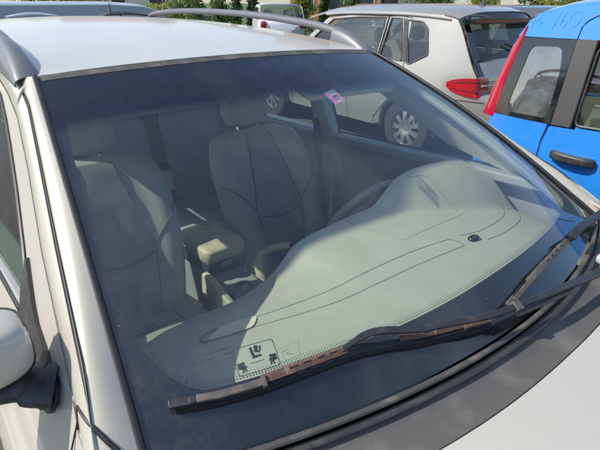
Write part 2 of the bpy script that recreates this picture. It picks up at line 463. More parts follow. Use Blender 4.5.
BELT = [(-.9, 1.13), (-.43, 1.105), (.4, 1.045), (1.0, 1.015), (2.7, 1.0)]
def SX(y, z):
    x = .84-.43*(z-.98) if z > .98 else .84+.055*sstep(.98, .80, z)-.03*sstep(.6, .28, z)
    if y < -1.2: x -= .13*((-1.2-y)/.9)**2
    if y > 1.5: x -= .10*((y-1.5)/1.2)**2
    return x
def SR(y, z): return Vector((-SX(y, z), y, z))
def SL(y, z): return Vector((SX(y, z), y, z))
ROOFE = [(0, 1.488), (.3, 1.515), (.8, 1.54), (1.3, 1.545), (1.9, 1.53), (2.35, 1.49)]
WX = [(0, .600), (.4, .600), (1.4, .585), (2.35, .545)]

# roof
def rooff(u, v):
    y = 2.35*v; ze = sinterp(ROOFE, y); xe = interp(WX, y)
    p = Vector((xe*u, y, ze+.026*(1-u*u)+.004*(1-abs(u)**10)))
    y0 = -.0597*(1-u*u)
    p.y = y0+.012+(2.35-y0-.012)*v
    p.y += .05*(1-u*u)*v
    return p
us = [-1, -.985, -.96, -.92]+lin(-.85, .85, 25)+[.92, .96, .985, 1]
finish('roof', gridbm(rooff, us, lin(0, 1, 40)), M['paint'], ROOT, ref=(0, 0, 1), thick=.006)
finish('headliner', gridbm(lambda u, v: rooff(u*.97, .02+.94*v)-Vector((0, 0, .035)), lin(-1, 1, 12), lin(0, 1, 14)), M['headliner'], ROOT, ref=(0, 0, -1))
# pale sealing strip between roof and glass
def stripf(a, b, lift):
    return lambda u, v: ws(u, a+(b-a)*v, lift)
finish('roof_seal', gridbm(lambda u, v: Vector((ws(u, 0).x, ws(u, 0).y+.014-.030*v, ws(u, 0).z+.0045-.009*v)), lin(-1, 1, 31), lin(0, 1, 3)), M['dustyrubber'], ROOT, ref=(0, 0, 1), thick=.004)

# windscreen
WSO = finish('windscreen', gridbm(lambda u, v: ws(u, v), lin(-1, 1, 61), lin(0, 1.0, 41), uv=True), M['glass'], ROOT, ref=(0, 0, 1))
def wmap(d): return lambda x, y: ws(x, y, d)
fr_in = [(-.945, .035), (-.952, .15), (-.968, .35), (-.974, .54), (-.978, .70), (-.966, .775), (-.945, .83), (-.912, .875), (-.872, .9), (-.83, .905), (-.719, .906), (-.54, .905), (-.357, .906), (-.163, .903),
         (.105, .899), (.395, .901), (.60, .905), (.80, .905), (.90, .895), (.945, .86), (.965, .80), (.975, .70), (.972, .54), (.966, .35), (.952, .15), (.945, .035)]
fr_in_s = [(p.x, p.y) for p in smoothpath([(a, b, 0) for a, b in fr_in], 4)]
FR = sheetbm([(-1, 0), (1, 0), (1, 1), (-1, 1)], [fr_in_s], wmap(-.0035), .03)
for row, (inset, rad) in enumerate([(.0040, .0015), (.0080, .0012), (.0115, .0008)]):
    L = resample(fr_in_s, .0062, closed=False)
    for i, q in enumerate(L):
        if i == 0 or i >= len(L)-1 or q.y < .78: continue
        if row % 2 and i % 1: continue
        t = L[i+1]-L[i-1]; n = Vector((-t.y/.8, t.x*.8))  # towards the clear glass
        n = Vector((-t.y, t.x)); n.normalize()
        c = q+n*inset*(1 if True else 1)
        if not inpoly(c.x, c.y, fr_in_s): c = q-n*inset
        vs = [FR.verts.new(ws(c.x+rad*1.2*math.cos(a), c.y+rad*math.sin(a), -.0035)) for a in (0, 1.05, 2.1, 3.14, 4.2, 5.25)]
        FR.faces.new(vs)
finish('ceramic_border', FR, M['frit'], WSO, ref=(0, 0, 1))
# sealing bead round the foot and the sides of the glass
base = [ws(u, 1.006)+Vector((0, -.006, .002)) for u in lin(-1, 1, 60)]
finish('windscreen_seal', tubebm(base, .0062, flat=.8), M['dustyrubber'], ROOT)
base = [ws(u, 1.018)+Vector((0, -.012, .0)) for u in lin(-1.0, 1.0, 60)]
finish('cowl_lip', tubebm(base, .006, flat=.6), M['plastic'], ROOT)
for s in (-1, 1):
    P = [ws(s, v)+Vector((s*.006, 0, .003)) for v in lin(-.005, 1.03, 40)]
    finish('pillar_seal', tubebm(P, .0065, flat=.8), M['rubber'], ROOT)

# ---- pillars, doors and wings, right side then mirrored left side
CURV_C = [(-.93, 1.045), (-.85, 1.10), (-.77, 1.145), (-.485, 1.262), (-.25, 1.365), (-.08, 1.438), (.08, 1.476), (.3, 1.497)]  # (y, z) seam down the pillar
CURV_B = [(-.90, 1.0), (-.80, 1.085), (-.74, 1.115), (-.415, 1.232), (-.2, 1.328), (0, 1.405), (.15, 1.436), (.35, 1.462), (.9, 1.485), (1.5, 1.482), (2.0, 1.45), (2.3, 1.39)]
def sidex(s, y, z): return s*SX(y, z)
for s in (-1, 1):
    # outer pillar strip: glass seal -> seam C, v along the pillar
    def strip1(u, v, s=s):
        t = -0.0+1.04*(1-v)            # t = windscreen v, v=1 at the roof
        g = ws(1, t); g.x *= s
        g = g+Vector((s*.008, 0, .005))
        yc = g.y+.02 if t > .2 else g.y+.02+(0.2-t)*.12
        zc = interp(CURV_C, yc+0)
        zc = min(zc, g.z+.02)
        c = Vector((sidex(s, yc, zc)-s*.004, yc, zc))
        p = g.lerp(c, u)
        bulge = math.sin(math.pi*min(u, 1))*.007
        return p+Vector((s*bulge*.6, 0, bulge))
    finish('windscreen_pillar', gridbm(strip1, lin(0, 1, 9), lin(0, 1, 40)), M['pillarpaint'], ROOT, ref=(s, -.3, 1), thick=.006)
    def strip2(u, v, s=s):
        y = -.92+1.22*v
        zc = interp(CURV_C, y)-.004; zb = interp(CURV_B, y)
        z = zc+(zb-zc)*u
        return Vector((sidex(s, y, z)+s*.004*math.sin(math.pi*u), y, z))
    finish('door_frame_pillar', gridbm(strip2, lin(0, 1, 7), lin(0, 1, 40)), M['paint'], ROOT, ref=(s, -.3, .5), thick=.006)
    def leak_block(u, v, s=s):
        a = strip1(.55, v); y = a.y-.02; b_ = Vector((sidex(s, a.y+.05, interp(CURV_B, a.y+.05)+.015), a.y+.05, interp(CURV_B, a.y+.05)+.015))
        p = a.lerp(b_, u); return p+Vector((-s*.016, 0, -.012))
    finish('pillar_leak_block', gridbm(leak_block, lin(0, 1, 4), lin(0, 1, 30)), M['plastic'], ROOT, ref=(s, 0, 1), thick=.004)  # added strip behind the pillar gap, blocks sun leaking onto the dash
    bb = [Vector((s*(SX(y, interp(BELT, y))-.035), y, interp(BELT, y)-.012)) for y in lin(-.72, .42, 14)]
    finish('belt_trim', sweepbox(bb, .075, .035), M['darktrim'], ROOT, bevel=.008)
    bb = [Vector((s*(SX(y, interp(BELT, y))-.035), y, interp(BELT, y)-.012)) for y in lin(.44, 1.30, 8)]
    finish('belt_trim', sweepbox(bb, .075, .035), M['darktrim'], ROOT, bevel=.008)
    # roof side: from the roof edge down to the door tops
    def strip3(u, v, s=s):
        y = .0+2.35*v
        a = Vector((s*(interp(WX, y)), y, sinterp(ROOFE, y)-.002)); zb = interp(CURV_B, y)+.004
        b = Vector((sidex(s, y, zb), y, zb))
        p = a.lerp(b, u); k = math.sin(math.pi*u)*.012
        return p+Vector((s*k, 0, k*.8))
    finish('roof_side', gridbm(strip3, lin(0, 1, 8), lin(0, 1, 40)), M['paint'], ROOT, ref=(s, 0, 1), thick=.006)
    # dark grooves: pillar seam, drip seam
    P = []
    for v in lin(.0, .93, 40):
        q = strip1(1, v); P.append(q+Vector((s*.001, 0, .002)))
    finish('pillar_seam', tubebm(P, .0018), M['rubber'], ROOT)

    F = SL if s > 0 else SR
    rf = (s, 0, 0)
    beltp = [(y, interp(BELT, y)) for y in lin(2.6, -.7, 12)]
    # front door
    top = [(y, interp(CURV_B, y)-.006) for y in (-.70, -.6, -.415, -.3, -.2, -.1, 0, .08, .15, .25, .36)]
    door = top+[(.42, 1.10), (.43, .9), (.43, .5), (.36, .36), (-.72, .36), (-.80, .5), (-.80, .95), (-.775, 1.05), (-.745, 1.105)]
    win = [(-.56, 1.125), (-.31, 1.178), (-.15, 1.265), (0, 1.335), (.1, 1.38), (.22, 1.418), (.31, 1.43), (.355, 1.42), (.375, 1.06), (-.0, 1.082), (-.45, 1.110)]
    if s < 0:
        win = [(-.37, 1.13), (-.345, 1.172), (-.31, 1.192), (-.15, 1.270), (0, 1.335), (.1, 1.375), (.22, 1.415), (.31, 1.43), (.355, 1.42), (.375, 1.06), (-.0, 1.075), (-.38, 1.098)]
    d = sheet('front_door', door, [win], F, M['paint'], ROOT, .05, .03, rf)
    sheet('window_glass', [(a+(.0), b) for a, b in win], [], lambda y, z, F=F, s=s: F(y, z)-Vector((s*.012, 0, 0)), M['greenglass'] if s < 0 else M['sideglass'], d, .08, ref=rf)
    W3 = [F(a, b)+Vector((s*.001, 0, 0)) for a, b in win]+[F(*win[0])]
    finish('window_rubber', tubebm(W3, .006), M['rubber'], d)
    finish('door_handle', sweepbox(smoothpath([F(.20, .93)+Vector((s*.004, 0, 0)), F(.24, .93)+Vector((s*.035, 0, 0)), F(.34, .93)+Vector((s*.035, 0, 0)), F(.38, .93)+Vector((s*.004, 0, 0))], 4), .025, .016, up=(0, 0, 1)), M['paint'], d)
    # rear door
    top = [(y, interp(CURV_B, y)-.006) for y in (.42, .6, .9, 1.2, 1.28)]
    door2 = top+[(1.33, 1.1), (1.30, .82), (1.20, .70), (1.13, .55), (1.10, .36), (.44, .36), (.438, .9), (.428, 1.1)]
    win2 = [(.475, 1.43), (.8, 1.452), (1.2, 1.45), (1.27, 1.43), (1.285, 1.03), (.48, 1.06)]
    d2 = sheet('rear_door', door2, [win2], F, M['paint'], ROOT, .06, .03, rf)
    sheet('window_glass', win2, [], lambda y, z, F=F, s=s: F(y, z)-Vector((s*.012, 0, 0)), M['sideglass'], d2, .1, ref=rf)
    # rear wing with wheel arch
    arch = circ(1.49, .33, .39, 22, 180, 0)
    qp = [(1.29, 1.474), (1.6, 1.468), (2.0, 1.44), (2.3, 1.385), (2.42, 1.2), (2.50, .95), (2.58, .7), (2.56, .4), (2.45, .33), (1.88, .33)]+circ(1.49, .33, .39, 20, 0, 180)[1:]+[(1.11, .5), (1.14, .56), (1.21, .70), (1.31, .82), (1.335, 1.0), (1.34, 1.1)]
    win3 = [(1.38, 1.40), (1.9, 1.385), (2.15, 1.34), (2.22, 1.08), (1.40, 1.03)]
    q = sheet('rear_wing', qp, [win3], F, M['paint'], ROOT, .06, .02, rf)
    sheet('window_glass', win3, [], lambda y, z, F=F, s=s: F(y, z)-Vector((s*.012, 0, 0)), M['sideglass'], q, .1, ref=rf)
    # front wing
    fp = [(-.752, 1.098), (-.78, 1.05), (-.806, .95), (-.806, .5), (-.74, .36), (-.88, .33)]+circ(-1.27, .33, .39, 20, 0, 180)[1:]+[(-1.8, .36), (-2.02, .45), (-2.08, .66), (-1.98, .80), (-1.7, .90), (-1.3, .985), (-1.0, 1.04), (-.85, 1.08)]
    sheet('front_wing', fp, [], F, M['paint'], ROOT, .05, .02, rf)
    # wing top curling in towards the bonnet
    WT = [(-2.0, .79), (-1.7, .90), (-1.3, .985), (-1.0, 1.04), (-.85, 1.078), (-.76, 1.10)]
    def wt(u, v, s=s):
        y = -1.99+1.225*v; z = interp(WT, y); a = SX(y, z)
        xi = interp([(-2.0, .60), (-1.5, .68), (-1.1, .715), (-.93, .735), (-.76, .772)], y)
        return Vector((s*(a+(xi-a)*u), y, z+.020*math.sin(u*math.pi/2)-.002*u))
    finish('wing_top', gridbm(wt, lin(0, 1, 8), lin(0, 1, 36)), M['paint'], ROOT, ref=(0, 0, 1), thick=.006)
    sheet('sill', [(-.9, .35), (1.12, .35), (1.12, .24), (-.9, .24)], [], lambda y, z, s=s: Vector((s*(.85-.2*(.35-z)), y, z)), M['paint'], ROOT, .1, .02, rf)
    # cabin side of the doors
    f2 = lambda y, z, s=s: Vector((s*(SX(y, min(z, .98))-.065-.02*sstep(.9, .8, z)), y, z))
    sheet('door_trim', [(-.78, 1.085), (-.43, 1.085), (.41, 1.03), (.41, .40), (-.78, .40)], [], f2, M['darktrim'], d, .06, .02, (-s, 0, 0))
    sheet('door_trim', [(.45, 1.03), (1.3, 1.0), (1.3, .40), (.45, .40)], [], f2, M['darktrim'], d2, .08, .02, (-s, 0, 0))
    sheet('inner_side_trim', [(1.32, 1.0), (2.3, .98), (2.4, .5), (1.32, .5)], [], f2, M['darktrim'], ROOT, .1, .02, (-s, 0, 0))
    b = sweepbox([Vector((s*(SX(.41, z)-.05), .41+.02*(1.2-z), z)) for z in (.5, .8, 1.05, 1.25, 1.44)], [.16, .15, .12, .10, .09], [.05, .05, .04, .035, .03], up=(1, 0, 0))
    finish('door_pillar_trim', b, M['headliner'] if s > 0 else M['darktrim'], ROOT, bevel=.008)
    b = sweepbox([Vector((s*(SX(1.33, z)-.05), 1.33, z)) for z in (.5, 1.05, 1.42)], [.14, .12, .10], .04, up=(1, 0, 0))
    finish('rear_pillar_trim', b, M['darktrim'], ROOT)
    b = sweepbox([ws(s, t)+Vector((s*.004, .02, -.028)) for t in lin(0, 1, 12)], .04, .022, up=(-s*.4, -.4, 1))
    finish('pillar_trim', b, M['darktrim'], ROOT, bevel=.006)
    # roof rail with its two feet
    RP = [(.06, -.01), (.14, .025), (.25, .042), (.45, .050), (.9, .052), (1.5, .052), (1.95, .040), (2.12, .0)]
    P = [Vector((s*(interp(WX, y)+.006), y, sinterp(ROOFE, max(y, 0))+h)) for y, h in RP]
    rail = finish('roof_rail', tubebm(smoothpath(P, 6), .018, seg=14, flat=.9), M['rail'], ROOT)
    def foot(u, v, s=s):
        y = .018+.34*v; h = .058*math.sin(min(1, v*1.6)*math.pi/2)**.8*(1 if v < .62 else 1-sstep(.62, 1, v)*.6)
        a = math.pi*u; x = interp(WX, max(y, 0))+.010
        return Vector((s*x-math.cos(a)*.036, y+.0, sinterp(ROOFE, max(y, 0))-.022+max(0, math.sin(a))**.7*(h+.022)))
    if s < 0:
        fb = gridbm(foot, lin(0, 1, 15), lin(0, 1, 22)); finish('rail_foot', fb, M['rail'], rail, ref=(0, 0, 1), thick=.004)
    else:
        fb = gridbm(foot, lin(0, 1, 15), lin(0, .6, 18)); finish('rail_foot', fb, M['rail'], rail, ref=(0, 0, 1), thick=.004)
    wheel(s*.80, -1.27, .33, s, ROOT); wheel(s*.80, 1.49, .33, s, ROOT)

# gaps between wing, door and pillar on the right
P = [Vector(p)+Vector((-.0004, 0, .0006)) for p in ((-.7800, -.7440, 1.1310), (-.7782, -.7701, 1.1301), (-.774, -.7900, 1.1262), (-.7684, -.8032, 1.1193), (-.7631, -.8167, 1.1122), (-.7566, -.8295, 1.1036), (-.7500, -.845, 1.0940), (-.744, -.862, 1.086))]
finish('wing_gap', tubebm(smoothpath(P, 6), [.0018+.0022*min(1, k/20) for k in range(43)]), M['rubber'], ROOT)
P = [Vector(p)+Vector((-.0004, 0, .0004)) for p in ((-.7800, -.7440, 1.1310), (-.7841, -.7500, 1.1105), (-.7932, -.7530, 1.0888), (-.8024, -.7564, 1.0675), (-.811, -.760, 1.045))]
finish('wing_gap', tubebm(smoothpath(P, 6), .0016), M['rubber'], ROOT)

# bonnet
def hoodedge(x): return -1.118+.13*(abs(x)/.70)**2.4
def hood(u, v):
    xe = interp([(0, .705), (.5, .66), (1, .56)], v); x = u*xe
    y = hoodedge(x)*(1-v)+(-1.98+.10*u*u)*v
    z = 1.060-.03*abs(u)**3*(1-v*.3)+.010*math.sin(math.pi*min(1, v*1.4))-.20*v**1.7
    return Vector((x, y, z))
finish('bonnet', gridbm(hood, lin(-1, 1, 41), [0, .004, .01, .02, .04]+lin(.08, 1, 24)), M['paint'], ROOT, ref=(0, 0, 1), thick=.012)
# nose, bumper, lamps, grille
NP = [(.80, -1.99), (.74, -2.06), (.60, -2.09), (.45, -2.10), (.30, -2.04), (.22, -1.9)]
def nose(u, v):
    t = v*(len(NP)-1); i = min(int(t), len(NP)-2); f = t-i
    z = NP[i][0]*(1-f)+NP[i+1][0]*f; y = NP[i][1]*(1-f)+NP[i+1][1]*f
    return Vector((u*.72, y+.20*abs(u)**3.0, z))
finish('front_bumper', gridbm(nose, lin(-1, 1, 31), lin(0, 1, 16)), M['paint'], ROOT, ref=(0, -1, 0), thick=.01)
finish('grille', boxbm((0, -2.085, .66), (.5, .03, .14)), M['plastic'], ROOT, bevel=.01)
for s in (-1, 1):
    finish('headlight', superell((s*.56, -1.985, .70), (.15, .08, .065), 5), M['whitelens'], ROOT)
# tail
RPF = [(1.49, 2.36), (1.35, 2.46), (1.05, 2.54), (.98, 2.60), (.7, 2.66), (.45, 2.66), (.3, 2.58)]
def tailf(a, b):
    def f(u, v):
        t = a+(b-a)*v; i = min(int(t), len(RPF)-2); q = t-i
        z = RPF[i][0]*(1-q)+RPF[i+1][0]*q; y = RPF[i][1]*(1-q)+RPF[i+1][1]*q
        return Vector((u*(SX(2.3, z)-.01), y+.02-.12*abs(u)**3, z))
    return f
finish('tailgate', gridbm(tailf(2, 6), lin(-1, 1, 21), lin(0, 1, 14)), M['paint'], ROOT, ref=(0, 1, 0), thick=.01)
finish('rear_window', gridbm(tailf(0, 2), lin(-1, 1, 21), lin(0, 1, 8)), M['darkglass'], ROOT, ref=(0, 1, 0))
for s in (-1, 1):
    finish('tail_lamp', superell((s*.74, 2.50, .95), (.05, .05, .22), 5), M['redlens'], ROOT)
# low ridges and the aerial at the back of the roof
def ridge(x0, y0, w, mat, h=.03):
    b = gridbm(lambda u, v: Vector((x0+u*w, y0+.10*v, 1.555+.005+h*(1-u*u)*math.sin(math.pi*(.15+.7*v)))), lin(-1, 1, 15), lin(0, 1, 7))
    return finish('roof_ridge', b, mat, ROOT, ref=(0, 0, 1), thick=.01)
ridge(.38, 1.98, .15, M['plastic'], .028); ridge(-.16, 1.98, .14, M['greypaint'], .02)
finish('aerial', tubebm([(.29, 2.0, 1.56), (.292, 2.01, 1.60), (.294, 2.02, 1.632)], [.008, .004, .003]), M['rubber'], ROOT)
# floor and engine bay, dark
finish('cabin_floor', boxbm((0, .75, .36), (1.5, 3.4, .04)), M['carpet'], ROOT)
finish('underbody', boxbm((0, .2, .29), (1.5, 4.3, .09)), M['rubber'], ROOT)
finish('bulkhead', boxbm((0, -.96, .68), (1.45, .03, .60)), M['rubber'], ROOT)

# cowl under the wipers
def cowl(u, v):
    a = ws(u, 1.012)+Vector((0, -.006, -.005))
    xe = a.x*(1-.02*v); ye = hoodedge(xe)+.004
    ye = min(ye, a.y-.05)
    z1 = 1.056-.03*abs(u)**3
    p = a.lerp(Vector((xe, ye, z1)), v)
    p.z -= .008*math.sin(math.pi*v)
    return p
finish('cowl_panel', gridbm(cowl, lin(-1, 1, 61), lin(0, 1, 14)), M['cowl'], ROOT, ref=(0, 0, 1), thick=.006)

# ---- wipers (uv on the glass + lift above it)
def gp(u, v, h): return ws(u, v, h)
def ribbon(pts, w, h, bm=None):
    return sweepbox(pts, w, h, bm, up=(0, -.45, .9))
def perforated(pts, w, holes, lift, bm):
    """thin bar along pts with a row of slots"""
    P = smoothpath(pts, 6); n = len(P)
    L = [0]
    for a, b in zip(P[:-1], P[1:]): L.append(L[-1]+(b-a).length)
    tot = L[-1]
    def at(s):
        for i in range(n-1):
            if s <= L[i+1] or i == n-2:
                t = (s-L[i])/(L[i+1]-L[i]); return P[i].lerp(P[i+1], t), (P[i+1]-P[i]).normalized()
    def f(s, q):
        p, t = at(s); sd = t.cross(Vector((0, -.4, .92))).normalized(); nn = sd.cross(t).normalized()
        c = .5-abs(q/w)            # arched section
        return p+sd*q+nn*(lift+.008*c)
    hs = [rounded([(a, -w*.12), (b, -w*.12), (b, w*.12), (a, w*.12)], .0015) for a, b in holes(tot)]
    return sheetbm([(0, -w/2), (tot, -w/2), (tot, w/2), (0, w/2)], hs, f, .012, bm)

# wiper on the camera side: lies along the foot of the glass
wl = empty('windscreen_wiper', (0, .35, 0), None, None); wl.parent = None
def subempty(name, parent):
    o = bpy.data.objects.new(name, None); COL.objects.link(o); o.parent = parent; return o
bpy.data.objects.remove(wl)
WL = subempty('windscreen_wiper', ROOT)
BL = [(-.928, .919), (-.84, .925), (-.737, .925), (-.64, .922), (-.53, .921), (-.43, .930), (-.343, .944), (-.22, .958), (-.115, .971)]
finish('wiper_rubber', ribbon(smoothpath([gp(u, v+.006, .006) for u, v in BL], 4), .006, .012), M['rubber'], WL)
finish('wiper_spine', ribbon(smoothpath([gp(u, v, .013) for u, v in BL], 4), .012, .003), M['wiper'], WL)
seg = lambda a, b, h: smoothpath([gp(u, interp([(p[0], p[1]) for p in BL], u)-.002, h) for u in lin(a, b, 7)], 3)
finish('blade_end', ribbon(seg(-.938, -.89, .017), .013, .007), M['wiper'], WL, bevel=.001)
finish('blade_tip_bar', ribbon(seg(-.90, -.80, .018), [.010]*19, .008), M['wiper'], WL, bevel=.001)
finish('blade_lower_bar', ribbon(seg(-.885, -.745, .021), .012, .007), M['galv'], WL, bevel=.0015)
finish('blade_clip', ribbon(seg(-.752, -.744, .024), .019, .011), M['galv'], WL, bevel=.001)
b = perforated([gp(u, interp(BL, u)-.004, .0) for u in lin(-.748, -.54, 8)], .0155, lambda t: [(t*a, t*(a+.105)) for a in (.30, .46, .62, .78)], .022, None)
finish('blade_bracket', b, M['rust'], WL, ref=(0, -.4, .9), thick=.0018)
b = perforated([gp(u, interp(BL, u)-.004, .0) for u in lin(-.40, -.20, 8)], .013, lambda t: [(t*a, t*(a+.07)) for a in (.10, .22, .34)], .018, None)
finish('blade_bracket', b, M['rust'], WL, ref=(0, -.4, .9), thick=.0018)
finish('blade_tip_bar', ribbon(seg(-.21, -.118, .018), .011, .008), M['rust'], WL, bevel=.001)
# the arm
arm = [gp(-.555, .915, .024), gp(-.50, .908, .030), gp(-.45, .910, .034), gp(-.36, .932, .038), gp(-.27, .946, .041), gp(-.17, .963, .045), gp(-.07, .975, .050), gp(.08, .99, .052),
       gp(.25, 1.015, .050), gp(.42, 1.043, .046), gp(.60, 1.075, .042)]
finish('wiper_arm', sweepbox(smoothpath(arm, 4), [.010]*4+[.0135]*8+[.013]*4+[.012]*12+[.015]*4+[.018]*9, [.006]*8+[.008]*12+[.010]*4+[.014]*17, up=(0, -.45, .9)), M['wiper'], WL, bevel=.0025)
finish('arm_sleeve', ribbon([gp(-.07, .975, .053), gp(-.045, .978, .053)], .021, .014), M['galv'], WL, bevel=.002)
finish('arm_spring', tubebm([gp(-.06, .988, .043), gp(.05, .998, .043), gp(.20, 1.018, .042)], .005), M['galv'], WL)
finish('pivot_cap', superell(gp(.62, 1.078, .045), (.035, .03, .022), 3), M['wiper'], WL)
finish('sunlit_pivot_cover', superell(gp(.44, 1.030, .066), (.022, .017, .012), 3), M['concrete'], WL)  # cover at the pivot, its sunlit highlight put into the pale colour
# wiper on the far side
WR = subempty('windscreen_wiper', ROOT)
BR = [(-.012, .968), (.09, .958), (.22, .950), (.40, .948), (.584, .958), (.75, .972), (.87, .985)]
segr = lambda a, b, h, d=0: smoothpath([gp(u, interp(BR, u)-.002+d, h) for u in lin(a, b, 7)], 3)
finish('wiper_rubber', ribbon(smoothpath([gp(u, v-.004, .006) for u, v in BR], 4), .006, .012), M['rubber'], WR)
finish('wiper_spine', ribbon(smoothpath([gp(u, v-.004, .013) for u, v in BR], 4), .013, .003), M['rubber'], WR)
finish('blade_end', ribbon(segr(-.02, .02, .018), .018, .008), M['galv'], WR, bevel=.001)
finish('blade_lower_bar', ribbon(segr(.01, .17, .021), .010, .008), M['galv'], WR, bevel=.0015)
b = perforated([gp(u, interp(BR, u)-.002, .0) for u in lin(.12, .50, 10)], .016, lambda t: [(t*a, t*(a+.07)) for a in (.40, .52, .64, .76)], .021, None)
finish('blade_bracket', b, M['galv'], WR, ref=(0, -.4, .9), thick=.0018)
b = perforated([gp(u, interp(BR, u)-.002, .0) for u in lin(.62, .86, 8)], .020, lambda t: [(t*a, t*(a+.07)) for a in (.30, .5)], .018, None)
finish('blade_bracket', b, M['wiper'], WR, ref=(0, -.4, .9), thick=.0018)
armr = [gp(.50, .95, .034), gp(.56, .948, .044), gp(.70, .966, .048), gp(.86, .99, .046), gp(1.02, 1.04, .044), gp(1.10, 1.07, .04)]
finish('wiper_arm', sweepbox(smoothpath(armr, 4), .020, .012, up=(0, -.45, .9)), M['wiper'], WR, bevel=.003)
finish('pivot_cap', superell(gp(1.08, 1.07, .05), (.03, .03, .02), 3), M['wiper'], WR)

# ---- door mirror and its black triangle on the right
MI = subempty('door_mirror', ROOT)
def sail(y, z): return SR(y, z)+Vector((-.009, 0, 0))
sl = [(-.348, 1.198), (-.447, 1.151), (-.499, 1.133), (-.62, 1.116), (-.658, 1.113), (-.672, 1.093), (-.661, 1.064), (-.60, 1.045), (-.549, 1.029), (-.45, 1.06), (-.403, 1.095), (-.369, 1.135)]
sheet('mirror_base', rounded(sl, .008), [], sail, M['plastic'], MI, .02, .022, (-1, 0, 0), bevel=.004)
arm_ = [Vector((-.790, -.640, 1.098)), Vector((-.810, -.632, 1.104)), Vector((-.836, -.615, 1.114)), Vector((-.90, -.605, 1.122)), Vector((-1.02, -.60, 1.125))]
finish('mirror_arm', tubebm(smoothpath(arm_, 6), [.050]*2+[.047]*3+[.043]*4+[.040]*16, seg=28, flat=.58), M['plastic'], MI)
finish('mirror_housing', superell((-.930, -.612, 1.188), (.126, .055, .050), 4.2, 40, 22), M['paint'], MI)
finish('mirror_rim', superell((-.930, -.603, 1.182), (.129, .055, .054), 4.2, 40, 22), M['rubber'], MI)
finish('mirror_glass', boxbm((-.93, -.545, 1.184), (.19, .006, .085)), M['chrome'], MI, bevel=.02)

# ================================================================ CABIN
AFT = [(-.70, .88), (-.56, .925), (-.43, .92), (-.30, .92), (-.22, .938), (-.16, .968), (-.10, 1.02), (-.05, 1.038), (.02, 1.046), (.12, 1.055), (.24, 1.058), (.60, 1.06), (.70, 1.05)]
def dome(x, y):
    yl = sinterp([(.18, -.40), (.26, -.455), (.36, -.515), (.44, -.55), (.59, -.61), (.72, -.64)], x)
    f = min(1, max(0, (y-yl)/.15)); f = math.sin(f*math.pi/2)**1.2
    g = min(1, max(0, (x-.205)/.15)); g = math.sin(g*math.pi/2)**1.3
    return .092*g*f*(1-.16*sstep(.46, .74, x))
def dashz(x, y):
    """height of the dash top at (x, y)"""
    u = x/.725; yf = -.866-.149*(1-u*u)+.03
    s = (y-yf)/(-.40-yf); s = min(1, max(0, s))
    za = sinterp(AFT, x); zf = 1.012-.03*abs(x/.7)**4+.02*(1-abs(x/.7)**2)
    z = zf+(za-zf)*(s**(3.4 if za < zf else 2.2)) + .012*math.sin(math.pi*s)
    return z+dome(x, y)
def dash(u, v):
    x = u*.70; uu = x/.725; yf = -.866-.149*(1-uu*uu)+.03
    if v <= .8:
        y = yf+(-.40-yf)*(v/.8); return Vector((x, y, dashz(x, y)))
    k = (v-.8)/.2; z0 = dashz(x, -.40)
    a = min(1, k*3)*math.pi/2
    y = -.40+.022*math.sin(a)-.10*max(0, k-.33); z = z0-.022*(1-math.cos(a))-.62*max(0, k-.33)
    return Vector((x, y, z))
DS = finish('dashboard', gridbm(dash, lin(-1, 1, 141), lin(0, .8, 90)+[.81, .82, .83, .84, .85, .86, .867, .88, .9, .93, .96, 1.0]), M['dash'], ROOT, ref=(0, .3, 1), sharp=0)
def dpath(pts, lift=.0): return [Vector((x, y, dashz(x, y)+lift)) for x, y in [(p.x, p.y) for p in smoothpath([(a, b, 0) for a, b in pts], 8)]]
s1 = [(-.456, -.566), (-.36, -.595), (-.147, -.641), (.096, -.655), (.25, -.672)]
s1b = [(.30, -.678), (.40, -.690), (.54, -.67), (.63, -.63), (.67, -.56)]
s2 = [(-.44, -.615), (-.193, -.689), (.087, -.71), (.255, -.72)]
s2b = [(.35, -.735), (.45, -.735), (.60, -.705), (.675, -.655), (.692, -.59)]
b = bmesh.new()
for q in (s1, s2, s1b, s2b): tubebm(dpath(q, .0), .0018, b, 6, flat=.6)
finish('demister_slot', b, M['groove'], DS)
b = tubebm([Vector((x, y, dashz(x, y)-.001)) for x, y in [(.255, -.72), (.262, -.70), (.25, -.672)]], .003, None, 6)
finish('demister_slot', b, M['groove'], DS)
b = sheetbm(rounded([(-.50, -.60), (-.44, -.562), (-.36, -.59), (-.40, -.632)], .02), [], lambda x, y: Vector((x, y, dashz(x, y)+.0035)), .02)
finish('side_vent', b, M['beige'], DS, ref=(0, 0, 1))
b = tubebm(dpath([(-.497, -.602), (-.505, -.585), (-.485, -.568), (-.456, -.564)], .001), .0035, None, 6)
finish('vent_edge', b, M['groove'], DS)
pan = rounded([(.087, -.402), (.20, -.365), (.31, -.375), (.43, -.44), (.455, -.59), (.128, -.60), (.112, -.515)], .025)
pan = [(x, min(y, -.405)) for x, y in pan]
b = tubebm([Vector((x, y, dashz(x, y))) for x, y in resample(pan+[pan[0]], .02, False)], .0018, None, 6, flat=.5)
finish('panel_groove', b, M['softgroove'], DS)
b = tubebm(dpath([(.215, -.42), (.27, -.462), (.36, -.515), (.44, -.55), (.54, -.592), (.62, -.618), (.695, -.63)], -.001), .0026, None, 6, flat=.5)
finish('hood_crease', b, M['softgroove'], DS)
finish('light_sensor', superell((.315, -.712, dashz(.315, -.712)+.002), (.021, .013, .010), 2.5), M['blackgloss'], DS)
# black shelf between dash and glass (the printed foot of the screen hides it)
b = gridbm(lambda u, v: Vector((u*.72, (-.866-.149*(1-u*u))+.008+.03*v, 1.0+.035*(1-v)*0-.0)), lin(-1, 1, 31), [0, 1])
finish('dash_lip', b, M['rubber'], ROOT, ref=(0, 0, 1))

